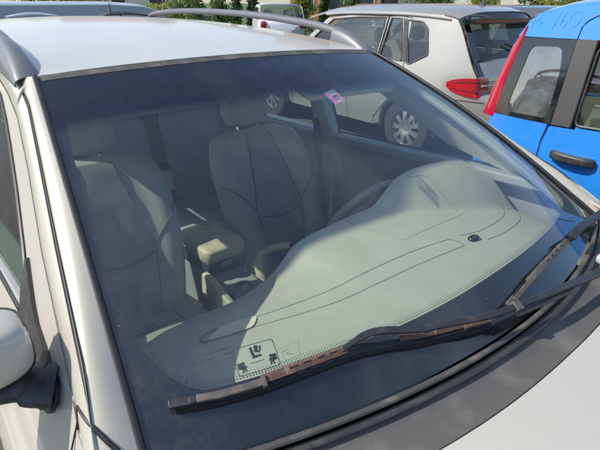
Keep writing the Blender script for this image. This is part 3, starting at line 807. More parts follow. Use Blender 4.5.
# steering wheel behind the instrument hood
SWc = Vector((.40, -.20, .90)); rx = Matrix.Rotation(R(-62), 3, 'X')
def swp(r, a, z=0): return SWc+rx@Vector((r*math.cos(a), r*math.sin(a), z))
SWo = subempty('steering_wheel', ROOT)
b = bmesh.new(); ringp = [swp(.185, 2*math.pi*i/48) for i in range(49)]
finish('rim', tubebm(ringp, .0155, seg=10), M['darktrim'], SWo)
finish('hub', superell(SWc, (.075, .065, .03), 3, tilt=rx), M['darktrim'], SWo)
for a in (0, math.pi, -math.pi/2): finish('spoke', sweepbox([swp(.05, a, 0), swp(.18, a, .0)], .045, .018, up=rx@Vector((0, 0, 1))), M['darktrim'], SWo, bevel=.005)
finish('steering_column', tubebm([SWc+rx@Vector((0, 0, -.03)), SWc+rx@Vector((0, 0, -.3))], .045), M['darktrim'], SWo)

# front seats
def seat(cx, y0=.30):
    S_ = subempty('front_seat', ROOT)
    base = Vector((cx, y0, .47)); top = Vector((cx, y0+.255, 1.10))
    def ctr(v):
        p = base.lerp(top, v); p.y -= .035*math.sin(math.pi*v); return p
    ax = (top-base).normalized(); nf = Vector((0, -ax.z, ax.y))
    HW = [(0, .215), (.25, .250), (.5, .272), (.75, .276), (.88, .258), (.95, .235), (.985, .195), (1, .14)]
    TK = [(0, .07), (.5, .06), (.85, .05), (.96, .042), (1, .018)]
    def front(u, v, lift=0.):
        hw = sinterp(HW, v); t = sinterp(TK, v)
        bol = .045*sstep(.45, .85, abs(u))*(1-sstep(.82, 1.0, v)*.85)
        e = (1-abs(u)**5)
        wr = .003*noise.noise(Vector((cx*7+u*3, v*9, 0)))
        return ctr(v)+Vector((u*hw, 0, 0))+nf*((t+bol)*e**.6+lift+wr*(1-abs(u)))
    rings = []
    for v in lin(0, 1, 40):
        ring = [front(u, v) for u in [-1, -.985, -.95]+lin(-.88, .88, 23)+[.95, .985]]
        hw = sinterp(HW, v); t = sinterp(TK, v)
        ring += [ctr(v)+Vector((u*hw, 0, 0))-nf*t*(1-abs(u)**4)**.6 for u in (1, .95, .8, .5, .2, -.2, -.5, -.8, -.95)]
        rings.append(ring)
    bk = finish('backrest', loftbm(rings), M['seat'], S_)
    ins = gridbm(lambda u, v: front(u*(interp([(0, .42), (.45, .5), (.6, .40), (.9, .28)], v)), .02+.94*v, .0015), lin(-1, 1, 18), lin(0, 1, 30))
    finish('seat_insert', ins, M['seatin'], bk, ref=(0, -1, .2))
    b = bmesh.new()
    for s in (-1, 1):
        tubebm([front(s*interp([(0, .42), (.45, .5), (.6, .40), (.9, .28)], v), .02+.94*v, .002) for v in lin(0, 1, 30)], .0028, b, 6)
        tubebm([front(s*(.5+.45*t), .46+.20*t, .002) for t in lin(0, 1, 12)], .0026, b, 6)
    tubebm([front(u, .42-.05*(1-(u/.5)**2), .003) for u in lin(-.46, .46, 16)], .0026, b, 6)
    finish('seam', b, M['seam'], bk)
    # cushion
    def cu(u, v):
        y = y0+.06-.50*v; hw = .25+.015*math.sin(math.pi*v); z = .50+.05*v-.03*max(0, v-.85)/.15
        bol = .035*sstep(.5, .85, abs(u))
        return Vector((cx+u*hw, y, z+bol*(1-v*.3)-.07*abs(u)**9))
    rings = []
    for v in lin(0, 1, 20):
        r = [cu(u, v) for u in lin(-1, 1, 21)]; y = r[0].y
        r += [Vector((cx+u*.24, y+(.02 if v > .9 else 0), .36)) for u in (1, .5, 0, -.5, -1)]
        rings.append(r)
    c = finish('cushion', loftbm(rings), M['seat'], S_)
    b = bmesh.new()
    for s in (-1, 1): tubebm([cu(s*.5, v)+Vector((0, 0, .002)) for v in lin(0.05, .97, 20)], .0028, b, 6)
    tubebm([cu(u, .45)+Vector((0, 0, .002)) for u in lin(-.5, .5, 12)], .0026, b, 6)
    finish('seam', b, M['seam'], c)
    hc = top+ax*.115+Vector((0, .012, 0))
    tl = Matrix.Rotation(R(-12), 3, 'X')
    finish('headrest', superell(hc, (.122, .05, .105), 3.6, 32, 18, tilt=tl), M['seat'], S_)
    for s in (-1, 1): finish('headrest_post', tubebm([hc+Vector((s*.055, 0, -.06)), top+Vector((s*.055, 0, -.04))], .006), M['chrome'], S_)
    return S_
seat(-.375); seat(.395, .32)
# rear bench, its shade put into the darker seat material
RB = subempty('rear_bench', ROOT)
for cx, w in ((-.47, .20), (0, .17), (.47, .20)):
    rings = []
    for v in lin(0, 1, 16):
        c = Vector((cx, 1.20+.22*v, .48+.62*v)); t = .07-.02*v; hw = w*(1-.25*max(0, v-.85)/.15)
        rings.append([c+Vector((hw*(abs(math.cos(a))**.5)*math.copysign(1, math.cos(a)), t*(abs(math.sin(a))**.6)*math.copysign(1, math.sin(a))*(.4 if v > .97 else 1), 0)) for a in [2*math.pi*(i+.5)/24 for i in range(24)]])
    finish('backrest', loftbm(rings), M['seatin'], RB)
    finish('headrest', superell((cx, 1.43, 1.20), (.12, .045, .08), 3.2), M['seatin'], RB)
finish('cushion', superell((0, .98, .47), (.66, .27, .085), 5, 40, 14), M['seatin'], RB)
finish('centre_armrest', superell((.02, 1.06, .66), (.095, .17, .035), 4), M['beige'], RB)

# centre console
CN = finish('centre_console', prismbm(rounded([(-.40, .44), (.44, .40), (.44, .60), (.22, .63), (.18, .585), (-.20, .565), (-.40, .66)], .015), 'x', -.085, .125), M['darktrim'], ROOT, bevel=.008)
tl = Matrix.Rotation(R(2), 3, 'X')
finish('armrest', superell((.012, .325, .705), (.102, .135, .036), 6, 36, 18, tilt=tl), M['armrest'], CN)
finish('armrest_base', prismbm(rounded([(.19, .62), (.44, .60), (.45, .68), (.19, .685)], .01), 'x', -.085, .105), M['plastic'], CN, bevel=.008)
finish('armrest_latch', boxbm((-.0, .185, .665), (.05, .012, .02)), M['darktrim'], CN, bevel=.003)
# beige cheek on the passenger side with the seat buckle in its notch
ck = rounded([(.20, .655), (.12, .655), (-.02, .615), (-.22, .600), (-.30, .50), (-.25, .42), (.20, .42), (.21, .56)], [.02]*8)
finish('console_cheek', prismbm(ck, 'x', -.115, -.087), M['beige'], CN, bevel=.008)
finish('seat_buckle', boxbm((-.145, .12, .56), (.022, .035, .075), (R(-15), 0, 0)), M['plastic'], CN, bevel=.004)
finish('buckle_button', boxbm((-.145, .109, .597), (.014, .024, .012), (R(-15), 0, 0)), M['redbutton'], CN, bevel=.002)
finish('console_foot', superell((-.135, -.02, .47), (.055, .15, .07), 3.5), M['beige'], CN)
# cup holder tray with frame
tray = rounded([(-.060, .165), (.085, .165), (.085, -.185), (-.060, -.185)], .02)
def ring2(cx, cy, r): return circ(cx, cy, r, 22)
b = sheetbm(tray, [ring2(.012, .075, .041), ring2(.012, -.045, .041)], lambda x, y: Vector((x, y, .598+.06*(y if y < 0 else 0)*0)), .02)
tr = finish('cup_holder_tray', b, M['darktrim'], CN, ref=(0, 0, 1), thick=.004)
fr = [Vector((x, y, .602)) for x, y in resample(tray, .02)]; fr.append(fr[0])
finish('tray_frame', tubebm(fr, .0045), M['alloy'], CN)
for cy in (.075, -.045):
    finish('cup_holder', lathebm((.012, cy, .54), [(.058, .041), (.0, .038), (.0, .001)], 'z', 24), M['plastic'], CN)
    finish('cup_clip', boxbm((.050, cy, .59), (.02, .018, .012), (0, R(20), 0)), M['alloy'], CN, bevel=.002)
    finish('cup_ring', tubebm([Vector((.012+.042*math.cos(a), cy+.042*math.sin(a), .600)) for a in lin(0, 2*math.pi, 25)], .0022), M['alloy'], CN)
# hand brake: beige gaiter, sleeve and dark button
finish('brake_gaiter', loftbm([[Vector((.135+.03*w*math.cos(a), .15+oy+.055*w2*math.sin(a), z)) for a in [2*math.pi*i/16 for i in range(16)]] for z, w, w2, oy in
      ((.58, 1.15, 1.15, 0), (.615, 1.0, .95, -.005), (.64, .95, .75, -.01), (.665, .75, .55, -.02), (.69, .62, .42, -.03), (.705, .5, .32, -.04))]), M['beige'], CN)
HB = finish('hand_brake', tubebm(smoothpath([(.137, .12, .690), (.150, .075, .728), (.170, .03, .752), (.190, -.01, .768)], 5), [.019]*6+[.0185]*10, seg=14, flat=.85), M['beige'], CN)
finish('brake_button', tubebm([(.190, -.01, .768), (.198, -.028, .773)], .012, seg=12), M['plastic'], HB)
finish('brake_tip', superell((.202, -.036, .775), (.009, .009, .009), 2), M['chrome'], HB)
finish('gear_knob', superell((.150, -.03, .705), (.024, .026, .034), 2.4), M['blackgloss'], CN)
finish('gear_stick', tubebm([(.150, -.03, .68), (.145, -.04, .59)], .012), M['plastic'], CN)
finish('gear_surround', boxbm((.115, -.06, .592), (.055, .2, .02)), M['plastic'], CN, bevel=.006)
# sun visors
for cx in (-.33, .35):
    P = rounded([(cx-.22, .0), (cx+.22, .0), (cx+.22, -.15+.05*(cx < 0)), (cx-.22, -.15+.05*(cx < 0))], .03, 5)
    b = sheetbm(P, [], lambda x, y: Vector((x, y-.03+.02*(x/.6)**2, 1.452+.40*y-.015*(x/.6)**2)), .05)
    finish('sun_visor', b, M['headliner'], ROOT, ref=(0, 0, 1), thick=.018)
# belts on the door pillars
for s in (-1, 1):
    b = sweepbox(smoothpath([Vector((s*.70, .46, 1.22)), Vector((s*.72, .44, .95)), Vector((s*.745, .40, .62)), Vector((s*.74, .38, .45))], 4), .045, .003, up=(-s, 0, .1))
    finish('seat_belt', b, M['seam'], ROOT)
# door furniture on the driver's side
finish('door_pull', sweepbox(smoothpath([(.755, -.30, .96), (.71, -.22, .93), (.71, -.05, .90), (.755, .05, .90)], 5), .035, .03), M['seat'], ROOT, bevel=.006)
finish('door_pocket', superell((.74, -.05, .62), (.04, .3, .10), 4), M['darktrim'], ROOT)

# ---- stickers on the glass
def onglass(cu_, cv, ang, k=1.0):
    """local label coordinates in metres -> glass"""
    o = ws(cu_, cv, -.0012); tu = (ws(cu_+.01, cv)-ws(cu_-.01, cv)).normalized(); n = wsn(cu_, cv); tv = n.cross(tu).normalized()
    c, s = math.cos(ang), math.sin(ang)
    def f(x, y): return o+tu*((x*c-y*s)*k)+tv*((x*s+y*c)*k)
    return f
# round-cornered label with seat and passenger pictograms
LB = subempty('airbag_label', WSO)
LB.name = 'airbag_label'
lf = onglass(-.732, .877, 0)
def lp(dx, dy, lift=0):
    def g(x, y): return lf(x+dx, y+dy)+wsn(-.73, .877)*lift
    return g
outl = rounded([(-.036, -.024), (.036, -.024), (.036, .024), (-.036, .024)], .006, 5)
b = sheetbm(outl, [[(x*.965, y*.95) for x, y in outl]], lp(0, 0), .02)
# seat with child
for P in ([(-.008, .019), (-.003, .019), (-.001, .004), (-.006, .002)], [(-.006, .004), (.010, .0035), (.010, .0), (-.006, -.001)], [(-.001, .012), (.003, .014), (.010, .009), (.008, .006), (.000, .009)],
          circ(.004, .0165, .0042, 10), [(.008, .010), (.012, .010), (.013, .018), (.010, .018)]):
    sheetbm(P, [], lp(0, 0), .02, b)
for cx in (-.024, .024):
    sheetbm(circ(cx, -.004, .003, 10), [], lp(0, 0), .02, b)
    sheetbm([(cx-.003, -.007), (cx+.003, -.007), (cx+.006, -.013), (cx+.003, -.012), (cx+.004, -.019), (cx+.001, -.019), (cx, -.014), (cx-.002, -.019), (cx-.005, -.019), (cx-.003, -.012), (cx-.006, -.012)], [], lp(0, 0), .02, b)
    sheetbm([(cx+math.copysign(.006, -cx)*-1-.0035, -.013), (cx+math.copysign(.006, -cx)*-1+.0035, -.013), (cx+math.copysign(.006, -cx)*-1+.0035, -.002), (cx+math.copysign(.006, -cx)*-1-.0035, -.002)], [], lp(0, 0), .02, b)
for i in range(6): sheetbm([(-.011+i*.004, -.0085), (-.0085+i*.004, -.0085), (-.0085+i*.004, -.0065), (-.011+i*.004, -.0065)], [], lp(0, 0), .02, b)
finish('label_print', b, M['label'], LB, ref=(0, -.4, .9))
# small maker's print: unreadable strokes
rnd = random.Random(3)
b = bmesh.new(); pf = onglass(-.825, .862, .04)
for r_, (y, h, x1, dens) in enumerate([(.010, .0042, .040, .9), (.001, .0034, .034, .7), (-.006, .002, .034, .75), (-.020, .0022, .03, .25), (-.026, .002, .045, .2)]):
    x = -.012
    while x < x1:
        w = rnd.uniform(.0012, .0028)
        if rnd.random() < dens: sheetbm([(x, y), (x+w, y), (x+w, y+h), (x, y+h)], [], pf, .02, b)
        x += w+.0009
ob = circ(-.022, .003, .007, 14)
sheetbm(ob, [[(-.022+(x+.022)*.8, .003+(y-.003)*.8) for x, y in ob]], pf, .01, b)
sheetbm([(-.024, -.002), (-.020, -.002), (-.022, .007)], [], pf, .01, b)
finish('glass_print', b, M['label'], WSO, ref=(0, -.4, .9))
b = bmesh.new(); pf = onglass(-.665, .885, .10)
for P in ([(-.02, -.012), (.022, -.012), (.03, .012), (-.012, .012)],):
    sheetbm(P, [[(x*.93, y*.9) for x, y in P]], pf, .02, b)
tubebm([pf(x, y) for x, y in ((-.008, -.006), (-.006, .004), (.006, .006), (.004, .0), (-.002, -.001), (.012, -.006))], .0007, b, 4)
finish('glass_print', b, M['softgroove'], WSO)
# vignette: magenta and pale cyan
def SP(x, y):
    a, b_ = (x/.048+1)/2, (y/.030+1)/2      # along and across the stripes
    A, B, C, D = (.134, .251), (.121, .314), (.202, .298), (.221, .232)
    u = (A[0]*(1-a)+B[0]*a)*(1-b_)+(D[0]*(1-a)+C[0]*a)*b_; v = (A[1]*(1-a)+B[1]*a)*(1-b_)+(D[1]*(1-a)+C[1]*a)*b_
    return ws(u, v, -.0012)
ST = subempty('toll_sticker', WSO)
sheet('sticker_film', [(-.048, -.030), (.045, -.030), (.048, .030), (-.045, .030)], [], SP, M['cyan'], ST, .03, ref=(0, -.4, .9))
f3 = lambda x, y: SP(x, y)+wsn(.15, .272)*.0008
sheet('sticker_stripe', [(-.040, -.029), (.044, -.029), (.044, -.009), (-.046, -.006)], [], f3, M['pink'], ST, .03, ref=(0, -.4, .9))
sheet('sticker_stripe', [(-.0, .016), (.047, .014), (.047, .029), (-.045, .029)], [], f3, M['pink'], ST, .03, ref=(0, -.4, .9))
finish('sticker_number', textbm('82', .036, lambda x, y: SP(x-.008, y-.009)+wsn(.15, .272)*.0012), M['ink'], ST, smooth=False)

# ================================================================ NEIGHBOURING CARS
def make_car(root, cx, prof, hw, tum, zbelt, segs, sidemat, panels, wheels, r=.31, crown=.05, front_dir=-1, tyrew=.2, inner=True):
    """prof: side outline (y, z) from the foot of the rear over the roof to the foot of the front"""
    yc = sum(p[0] for p in (prof[0], prof[-1]))/2; half = abs(prof[0][0]-prof[-1][0])/2
    def sx(y, z):
        x = hw-tum*(z-zbelt) if z > zbelt else hw+.02*sstep(zbelt, zbelt-.25, z)-.04*sstep(.55, .25, z)
        e = max(0, abs(y-yc)/half-.62)/.38
        return x-.14*e*e*hw
    n = len(prof)
    def pt(t):
        i = min(max(int(t), 0), n-2); f = t-i
        return Vector(prof[i]).lerp(Vector(prof[i+1]), f)
    def nrm(t):
        a = pt(max(0, t-.5)); b = pt(min(n-1, t+.5)); d = (b-a).normalized()
        nn = Vector((d.y, -d.x)) ; c = Vector((yc, .8))
        return nn if nn.dot(pt(t)-c) > 0 else -nn
    uu = [-1, -.99, -.97, -.93, -.87]+lin(-.78, .78, 13)+[.87, .93, .97, .99, 1]
    def strip(a, b, ins=0.):
        def f(u, v):
            t = a+(b-a)*v; p = pt(t); q = p+nrm(t)*(crown*(1-abs(u)**4)-ins)
            return Vector((cx+u*sx(p.x, p.y)*(1-(.02 if ins else 0)), q.x, q.y))
        return f
    for a, b, name, mat, ins in segs:
        refy = pt((a+b)/2); nn = nrm((a+b)/2)
        finish(name, gridbm(strip(a, b, ins), uu, lin(0, 1, max(4, int((b-a)*5)))), mat, root, ref=(0, nn.x, nn.y), thick=0 if 'window' in name or 'windscreen' in name else .008)
    for s in (-1, 1):
        F = lambda y, z, s=s: Vector((cx+s*sx(y, z), y, z))
        for name, outline, wins, mat in panels(prof, s):
            d = sheet(name, outline, [w for w, g in wins], F, mat, root, .08, .02, (s, 0, 0))
            for w, g in wins:
                if g is None: continue
                sheet('window_glass', w, [], lambda y, z, s=s: F(y, z)-Vector((s*.008, 0, 0)), g, d, .1, ref=(s, 0, 0))
                P = [F(*p)+Vector((s*.002, 0, 0)) for p in resample(w+[w[0]], .08, False)]
                finish('window_frame', tubebm(P, .009, seg=6), M['rubber'] if sidemat is not M['silver'] else M['dustyrubber'], d)
        for wy in wheels:
            wheel(cx+s*(hw-.09), wy, r, s, root, tyrew)
            P = [Vector((cx+s*(hw+.012-.01), wy+(r+.05)*math.cos(a), r+(r+.05)*math.sin(a))) for a in lin(-.1, math.pi+.1, 24)]
            P = [Vector((cx+s*(sx(p.y, p.z)+.003), p.y, p.z)) for p in P]
            finish('wheel_arch', tubebm(P, .028, seg=8), M['plastic'], root)
            finish('arch_liner', lathebm((cx+s*(hw-.2), wy, r), [(-.15, r+.045), (.13, r+.045)], 'x', 30), M['rubber'], root)
    y0, y1 = sorted((prof[0][0], prof[-1][0]))
    finish('underbody', boxbm((cx, (y0+y1)/2, .33), (hw*1.45, y1-y0-.5, .2)), M['rubber'], root)
    return sx, F

def archpts(wy, r, fwd=True):
    return circ(wy, r, r+.055, 18, 0, 180) if fwd else circ(wy, r, r+.055, 18, 180, 0)

def make_seats(root, cx, ys, z=.30, d=1, mat=None):
    mat = mat or M['seat']
    for y in ys:
        for x in (-.36, .36):
            o = finish('seat', superell((cx+x, y, z+.48), (.24, .075, .32), 3.5, 20, 12), mat, root)
            finish('headrest', superell((cx+x, y+.03*d, z+.92), (.13, .05, .09), 3, 16, 10), mat, o)
            finish('cushion', superell((cx+x, y-.24*d, z+.18), (.25, .27, .1), 4, 20, 10), mat, o)
    finish('inner_floor', boxbm((cx, sum(ys)/len(ys), .42), (1.4, 2.6, .04)), M['carpet'], root)

# ---- small bright blue hatchback alongside, right flank towards us
PR = empty('small_hatchback', (3.09, -1.2, 0), 'bright blue boxy hatchback with tall crimson tail lamp and chalk writing on its roof side', 'car')
pprof = [(.48, .24), (.56, .42), (.55, .66), (.47, .80), (.46, .95), (.42, 1.25), (.37, 1.50), (.34, 1.555), (.27, 1.60), (.12, 1.64), (-.1, 1.662), (-1.0, 1.65), (-1.45, 1.54), (-2.05, 1.05), (-2.75, .90), (-2.95, .72), (-2.99, .42), (-2.9, .22)]
def ppan(prof, s):
    B = M['blue']
    win_door = rounded([(-.155, 1.425), (-.80, 1.44), (-.86, 1.0), (-.155, .975)], .04)
    win_fr = rounded([(-.93, 1.44), (-1.42, 1.43), (-1.86, 1.09), (-1.86, 1.02), (-.93, .995)], .04)
    blk = [(.385, 1.455), (-.155, 1.462), (-.155, .955), (.445, .945)]
    rear = [(.50, .30)]+[(.56, .42), (.55, .66), (.47, .80), (.46, .95), (.445, .944), (-.0, .95), (.025, .80), (.0, .62), (-.08, .5)]+circ(-.02, .31, .365, 14, 32, 0)
    out = []
    # roof side above the windows, rear quarter below, doors and front wing
    out.append(('roof_side', [(.40, 1.457), (.37, 1.50), (.34, 1.555), (.27, 1.60), (.12, 1.64), (-.1, 1.662), (-1.0, 1.65), (-1.42, 1.555), (-1.40, 1.545), (-1.0, 1.612), (-.14, 1.615), (-.085, 1.595), (-.040, 1.565), (-.018, 1.53), (-.012, 1.464)], [], B))
    out.append(('rear_quarter', [(.52, .32), (.56, .42), (.55, .66), (.47, .80), (.46, .95), (.445, .942), (.012, .952), (.030, .85), (.030, .70), (.0, .60), (-.03, .52), (-.06, .60), (-.08, .62)]+circ(.02, .31, .365, 12, 100, 0)+[(.40, .3)], [], B))
    dr = [(-.005, .945), (.018, .84), (.018, .70), (-.01, .60), (-.10, .66), (-.22, .62), (-.35, .48), (-.42, .28), (-.88, .28), (-.88, .99), (-.88, 1.606), (-.14, 1.608), (-.09, 1.589), (-.047, 1.56), (-.026, 1.53), (-.020, 1.464), (-.165, 1.466), (-.165, .952)]
    out.append(('rear_door', dr, [(win_door, M['greenglass'])], B))
    out.append(('front_door', [(-.89, .28), (-.89, 1.606), (-1.0, 1.604), (-1.40, 1.538), (-1.48, 1.49), (-1.93, 1.09), (-1.93, .9), (-1.85, .28)], [(win_fr, M['greenglass'])], B))
    out.append(('front_wing', [(-1.94, .28), (-1.94, 1.10), (-2.05, 1.05), (-2.75, .90), (-2.95, .72), (-2.99, .42), (-2.94, .28)]+circ(-2.42, .31, .365, 16, 180, 0), [], B))
    return out
psx, pF = make_car(PR, 3.09, pprof, .79, .15, .95,
    [(0, 2.7, 'rear_bumper', M['plastic'], 0), (2.7, 4.2, 'tailgate', M['blue'], 0), (4.2, 6, 'rear_window', M['darkglass'], 0), (6, 12, 'roof', M['blue'], 0), (12, 13, 'windscreen', M['sideglass'], 0), (13, 15, 'bonnet', M['blue'], 0), (15, 17, 'front_bumper', M['blue'], 0)],
    M['blue'], ppan, (-.02, -2.42), .30, .045)
make_seats(PR, 3.09, (-.35, -1.3), .30, 1, M['beige'])
for s in (-1, 1):
    F = lambda y, z, s=s: Vector((3.09+s*psx(y, z), y, z))
    ln = rounded([(.275, 1.405), (.06, 1.415), (.03, 1.27), (.028, 1.03), (.045, .985), (.32, .975), (.335, 1.04)], .045)
    blk = [(.375, 1.452), (-.012, 1.459), (-.005, .957), (.435, .947)]
    q = sheet('quarter_window', blk, [ln], F, M['blackgloss'], PR, .05, .008, (s, 0, 0))
    sheet('window_glass', ln, [], lambda y, z, s=s: F(y, z)-Vector((s*.004, 0, 0)), M['paneglass'], q, .08, ref=(s, 0, 0))
    sheet('pillar_film', [(-.016, 1.461), (-.135, 1.466), (-.135, .960), (-.012, .956)], [], lambda y, z, s=s: F(y, z)+Vector((s*.004, 0, 0)), M['brownpillar'], PR, .08, .01, (s, 0, 0))
    P = [F(a, b)+Vector((s*.006, 0, 0)) for a, b in ((-.137, .962), (-.137, 1.468))]
    finish('frame_edge', tubebm(P, .006), M['rubber'], PR)
    sheet('inner_trim', [(.36, .92), (-1.9, .95), (-1.9, .45), (.40, .45)], [], lambda y, z, s=s: Vector((3.09+s*(psx(y, z)-.07), y, z)), M['beige'], PR, .2, .02, (-s, 0, 0))
    # tall lamp, wrapping the rear corner
    def lampf(u, v, s=s):
        z = .92+.60*v; ys = interp([(.92, .475), (1.14, .455), (1.37, .405), (1.52, .362)], z)
        w = interp([(.92, .085), (1.14, .06), (1.40, .045), (1.52, .012)], z)
        a = u*math.pi/2
        y = ys-.055+w*math.sin(a)+.02; x = 3.09+s*(psx(ys, z)-.03+.045*math.cos(a))
        return Vector((x, y+.02, z))
    finish('tail_lamp', gridbm(lampf, lin(-1, 1, 10), lin(0, 1, 20)), M['redlens2'], PR, ref=(s, 0, 0), thick=.02)
    # door handle, black, fat
    P = smoothpath([F(-.075, .785)+Vector((s*.012, 0, 0)), F(-.14, .785)+Vector((s*.045, 0, 0)), F(-.27, .782)+Vector((s*.045, 0, 0)), F(-.335, .780)+Vector((s*.012, 0, 0))], 4)
    finish('door_handle', sweepbox(P, .045, .055, up=(0, 0, 1)), M['plastic'], PR, bevel=.014)
    finish('side_moulding', sweepbox([F(y, .55)+Vector((s*.006, 0, 0)) for y in lin(-.5, -1.9, 12)], .02, .09, up=(0, 0, 1)), M['plastic'], PR, bevel=.006)
    finish('headlight', superell((3.09+s*.58, -2.86, .74), (.14, .12, .10), 4), M['whitelens'], PR)
    fm = superell((3.09+s*.92, -1.85, 1.02), (.10, .05, .08), 3.2); finish('door_mirror', fm, M['plastic'], PR)
    finish('roof_bar', sweepbox(smoothpath([Vector((3.09+s*.60, y, 1.675+h)) for y, h in ((.05, 0), (.0, .03), (-.5, .04), (-1.1, .03), (-1.2, 0))], 4), .03, .02), M['plastic'], PR) if False else None
# chalk handwriting on the roof side
strokes = [[(0, .02), (.012, .085), (.02, .125)], [(.02, .125), (.05, .118), (.052, .085), (.018, .075)], [(.062, .03), (.070, .068)], [(.108, .060), (.086, .062), (.082, .035), (.110, .030)],
           [(.175, .0), (.215, .12)], [(.262, .11), (.232, .06), (.236, .015), (.262, .010), (.275, .04), (.258, .060), (.236, .04)],
           [(.345, .105), (.312, .095), (.295, .045), (.308, .005), (.345, .010), (.372, .055), (.366, .10), (.345, .105)], [(.405, .012), (.413, .006)]]
b = bmesh.new()
for stt in strokes:
    P = smoothpath([(a, c, 0) for a, c in stt], 5)
    pts = []
    for p in P:
        y = .315-p.x*.85; z = 1.488+.115*(p.x)+p.y*.85
        pts.append(Vector((3.09-psx(y, z)-.0018, y, z)))
    tubebm(pts, .0016, b, 5)
finish('chalk_writing', b, M['chalk'], PR)

# ---- silver hatchback behind, back to back with the blue one
GR = empty('family_hatchback', (4.38, 3.3, 0), 'silver beige hatchback with red wraparound tail lamp and fin aerial, behind the blue car', 'car')
gprof = [(1.30, .25), (1.14, .42), (1.13, .62), (1.20, .74), (1.335, .79), (1.345, .96), (1.44, 1.10), (1.60, 1.38), (1.685, 1.495), (1.84, 1.530), (2.4, 1.550), (3.2, 1.535), (3.66, 1.50), (3.96, 1.43), (4.62, 1.08), (5.2, .93), (5.42, .72), (5.45, .45), (5.35, .25)]
def gpan(prof, s):
    B = M['silver']
    w2 = [(3.36, 1.448), (3.0, 1.475), (2.60, 1.490), (2.66, 1.09), (3.5, 1.06), (3.78, 1.12)]
    w1 = [(3.47, 1.435), (3.58, 1.405), (3.84, 1.20), (3.62, 1.30)]
    w3 = [(2.52, 1.488), (2.365, 1.484), (2.275, 1.06), (2.575, 1.085)]
    w4 = rounded([(2.285, 1.47), (2.08, 1.46), (2.0, 1.40), (1.925, 1.14), (2.14, 1.03), (2.19, 1.04)], .02)
    out = [('body_side', [(1.14, .42), (1.13, .62), (1.20, .74), (1.335, .79), (1.345, .96), (1.44, 1.10), (1.60, 1.38), (1.685, 1.495), (1.84, 1.530), (2.4, 1.550), (2.42, 1.54), (2.43, 1.0), (2.42, .75), (2.58, .45), (2.62, .28)]+circ(2.09, .33, .385, 18, 0, 180)+[(1.30, .25)], [(w4, M['sideglass'])], B)]
    out[0] = ('body_side', [(1.14, .42), (1.13, .62), (1.20, .74), (1.335, .79), (1.345, .96), (1.44, 1.10), (1.60, 1.38), (1.685, 1.495), (1.84, 1.530), (2.4, 1.550), (3.2, 1.535), (3.66, 1.50), (3.60, 1.47), (3.2, 1.498), (2.36, 1.508), (2.225, 1.49), (2.21, 1.0), (2.22, .85), (2.35, .64), (2.60, .36), (2.62, .28)]+circ(2.09, .33, .385, 18, 0, 180)+[(1.30, .25)], [(w4, M['sideglass'])], B)
    w3b = [(2.522, 1.482), (2.372, 1.482), (2.255, 1.05), (2.59, 1.075)]
    out.append(('rear_door', [(2.235, 1.485), (2.22, 1.0), (2.23, .86), (2.36, .65), (2.61, .37), (2.63, .28), (3.05, .28), (3.05, 1.0), (2.66, 1.06), (2.60, 1.10), (2.545, 1.494), (2.37, 1.5)], [(w3b, M['sideglass'])], B))
    out.append(('front_door', [(2.575, 1.494), (2.63, 1.10), (2.68, 1.065), (3.06, 1.01), (3.06, .28), (4.2, .28), (4.25, 1.10), (4.0, 1.15), (3.58, 1.45), (3.2, 1.49)], [([(3.47, 1.44), (3.0, 1.478), (2.60, 1.486), (2.66, 1.08), (3.1, 1.05), (3.95, 1.10)], M['sideglass'])], B))
    out.append(('front_wing', [(4.21, .28), (4.26, 1.12), (4.62, 1.07), (5.2, .93), (5.42, .72), (5.45, .45), (5.35, .25), (5.12, .28)]+circ(4.70, .33, .385, 16, 0, 180), [], B))
    return out
gsx, gF = make_car(GR, 4.38, gprof, .88, .20, .95,
    [(0, 3.8, 'rear_bumper', M['silver'], 0), (3.8, 5.9, 'tailgate', M['silver'], 0), (5.9, 8.0, 'rear_window', M['sideglass'], .012), (8.0, 13, 'roof', M['silver'], 0), (13, 14, 'windscreen', M['sideglass'], 0), (14, 16, 'bonnet', M['silver'], 0), (16, 18, 'front_bumper', M['silver'], 0)],
    M['silver'], gpan, (2.09, 4.70), .33, .085)
make_seats(GR, 4.38, (2.15, 3.05), .34, -1, M['darktrim'])
# tail lamps wrap the corner; black gate frame round the hatch glass; spoiler, aerial, number plate
for s in (-1, 1):
    def tl(u, v, s=s):
        zt = sinterp([(0, .90), (.10, .93), (.35, .958), (1, .965)], u); zb = sinterp([(0, .86), (.10, .815), (.35, .775), (1, .772)], u)
        z = zb+(zt-zb)*v
        yb = interp([(.75, 1.28), (.8, 1.335), (.96, 1.345), (1.1, 1.44)], z)
        if u < .45:
            y = yb+.30-(.30)*(u/.45); x = 4.38+s*(gsx(y, z)+.010)
        else:
            q = (u-.45)/.55; xs = gsx(yb, z); y = yb-.010-.042*(1-(1-q*.38)**4); x = 4.38+s*(xs+.010-.38*q)
            y = yb-.012-.06*(1-((xs-.38*q)/xs)**4)
        return Vector((x, y, z))
    finish('tail_lamp', gridbm(tl, lin(0, 1, 24), lin(0, 1, 6)), M['redlens'], GR, ref=(0, -1, 0), thick=.02)
    P = [tl(u, .62, s)+Vector((s*.004, -.006, 0)) for u in lin(.52, .8, 6)]
    finish('lamp_strip', tubebm(P, .011, flat=.6), M['whitelens'], GR)
for a in (-1, 1):
    P = []
    for t in lin(0, 1, 14):
        z = .98+.52*t; y = interp([(.96, 1.345), (1.10, 1.44), (1.38, 1.60), (1.50, 1.69)], z); P.append(Vector((4.38+a*(gsx(y, z)-.055), y-.030, z)))
    finish('hatch_frame', sweepbox(P, .012, .10, up=(1, 0, 0)), M['blackgloss'], GR)
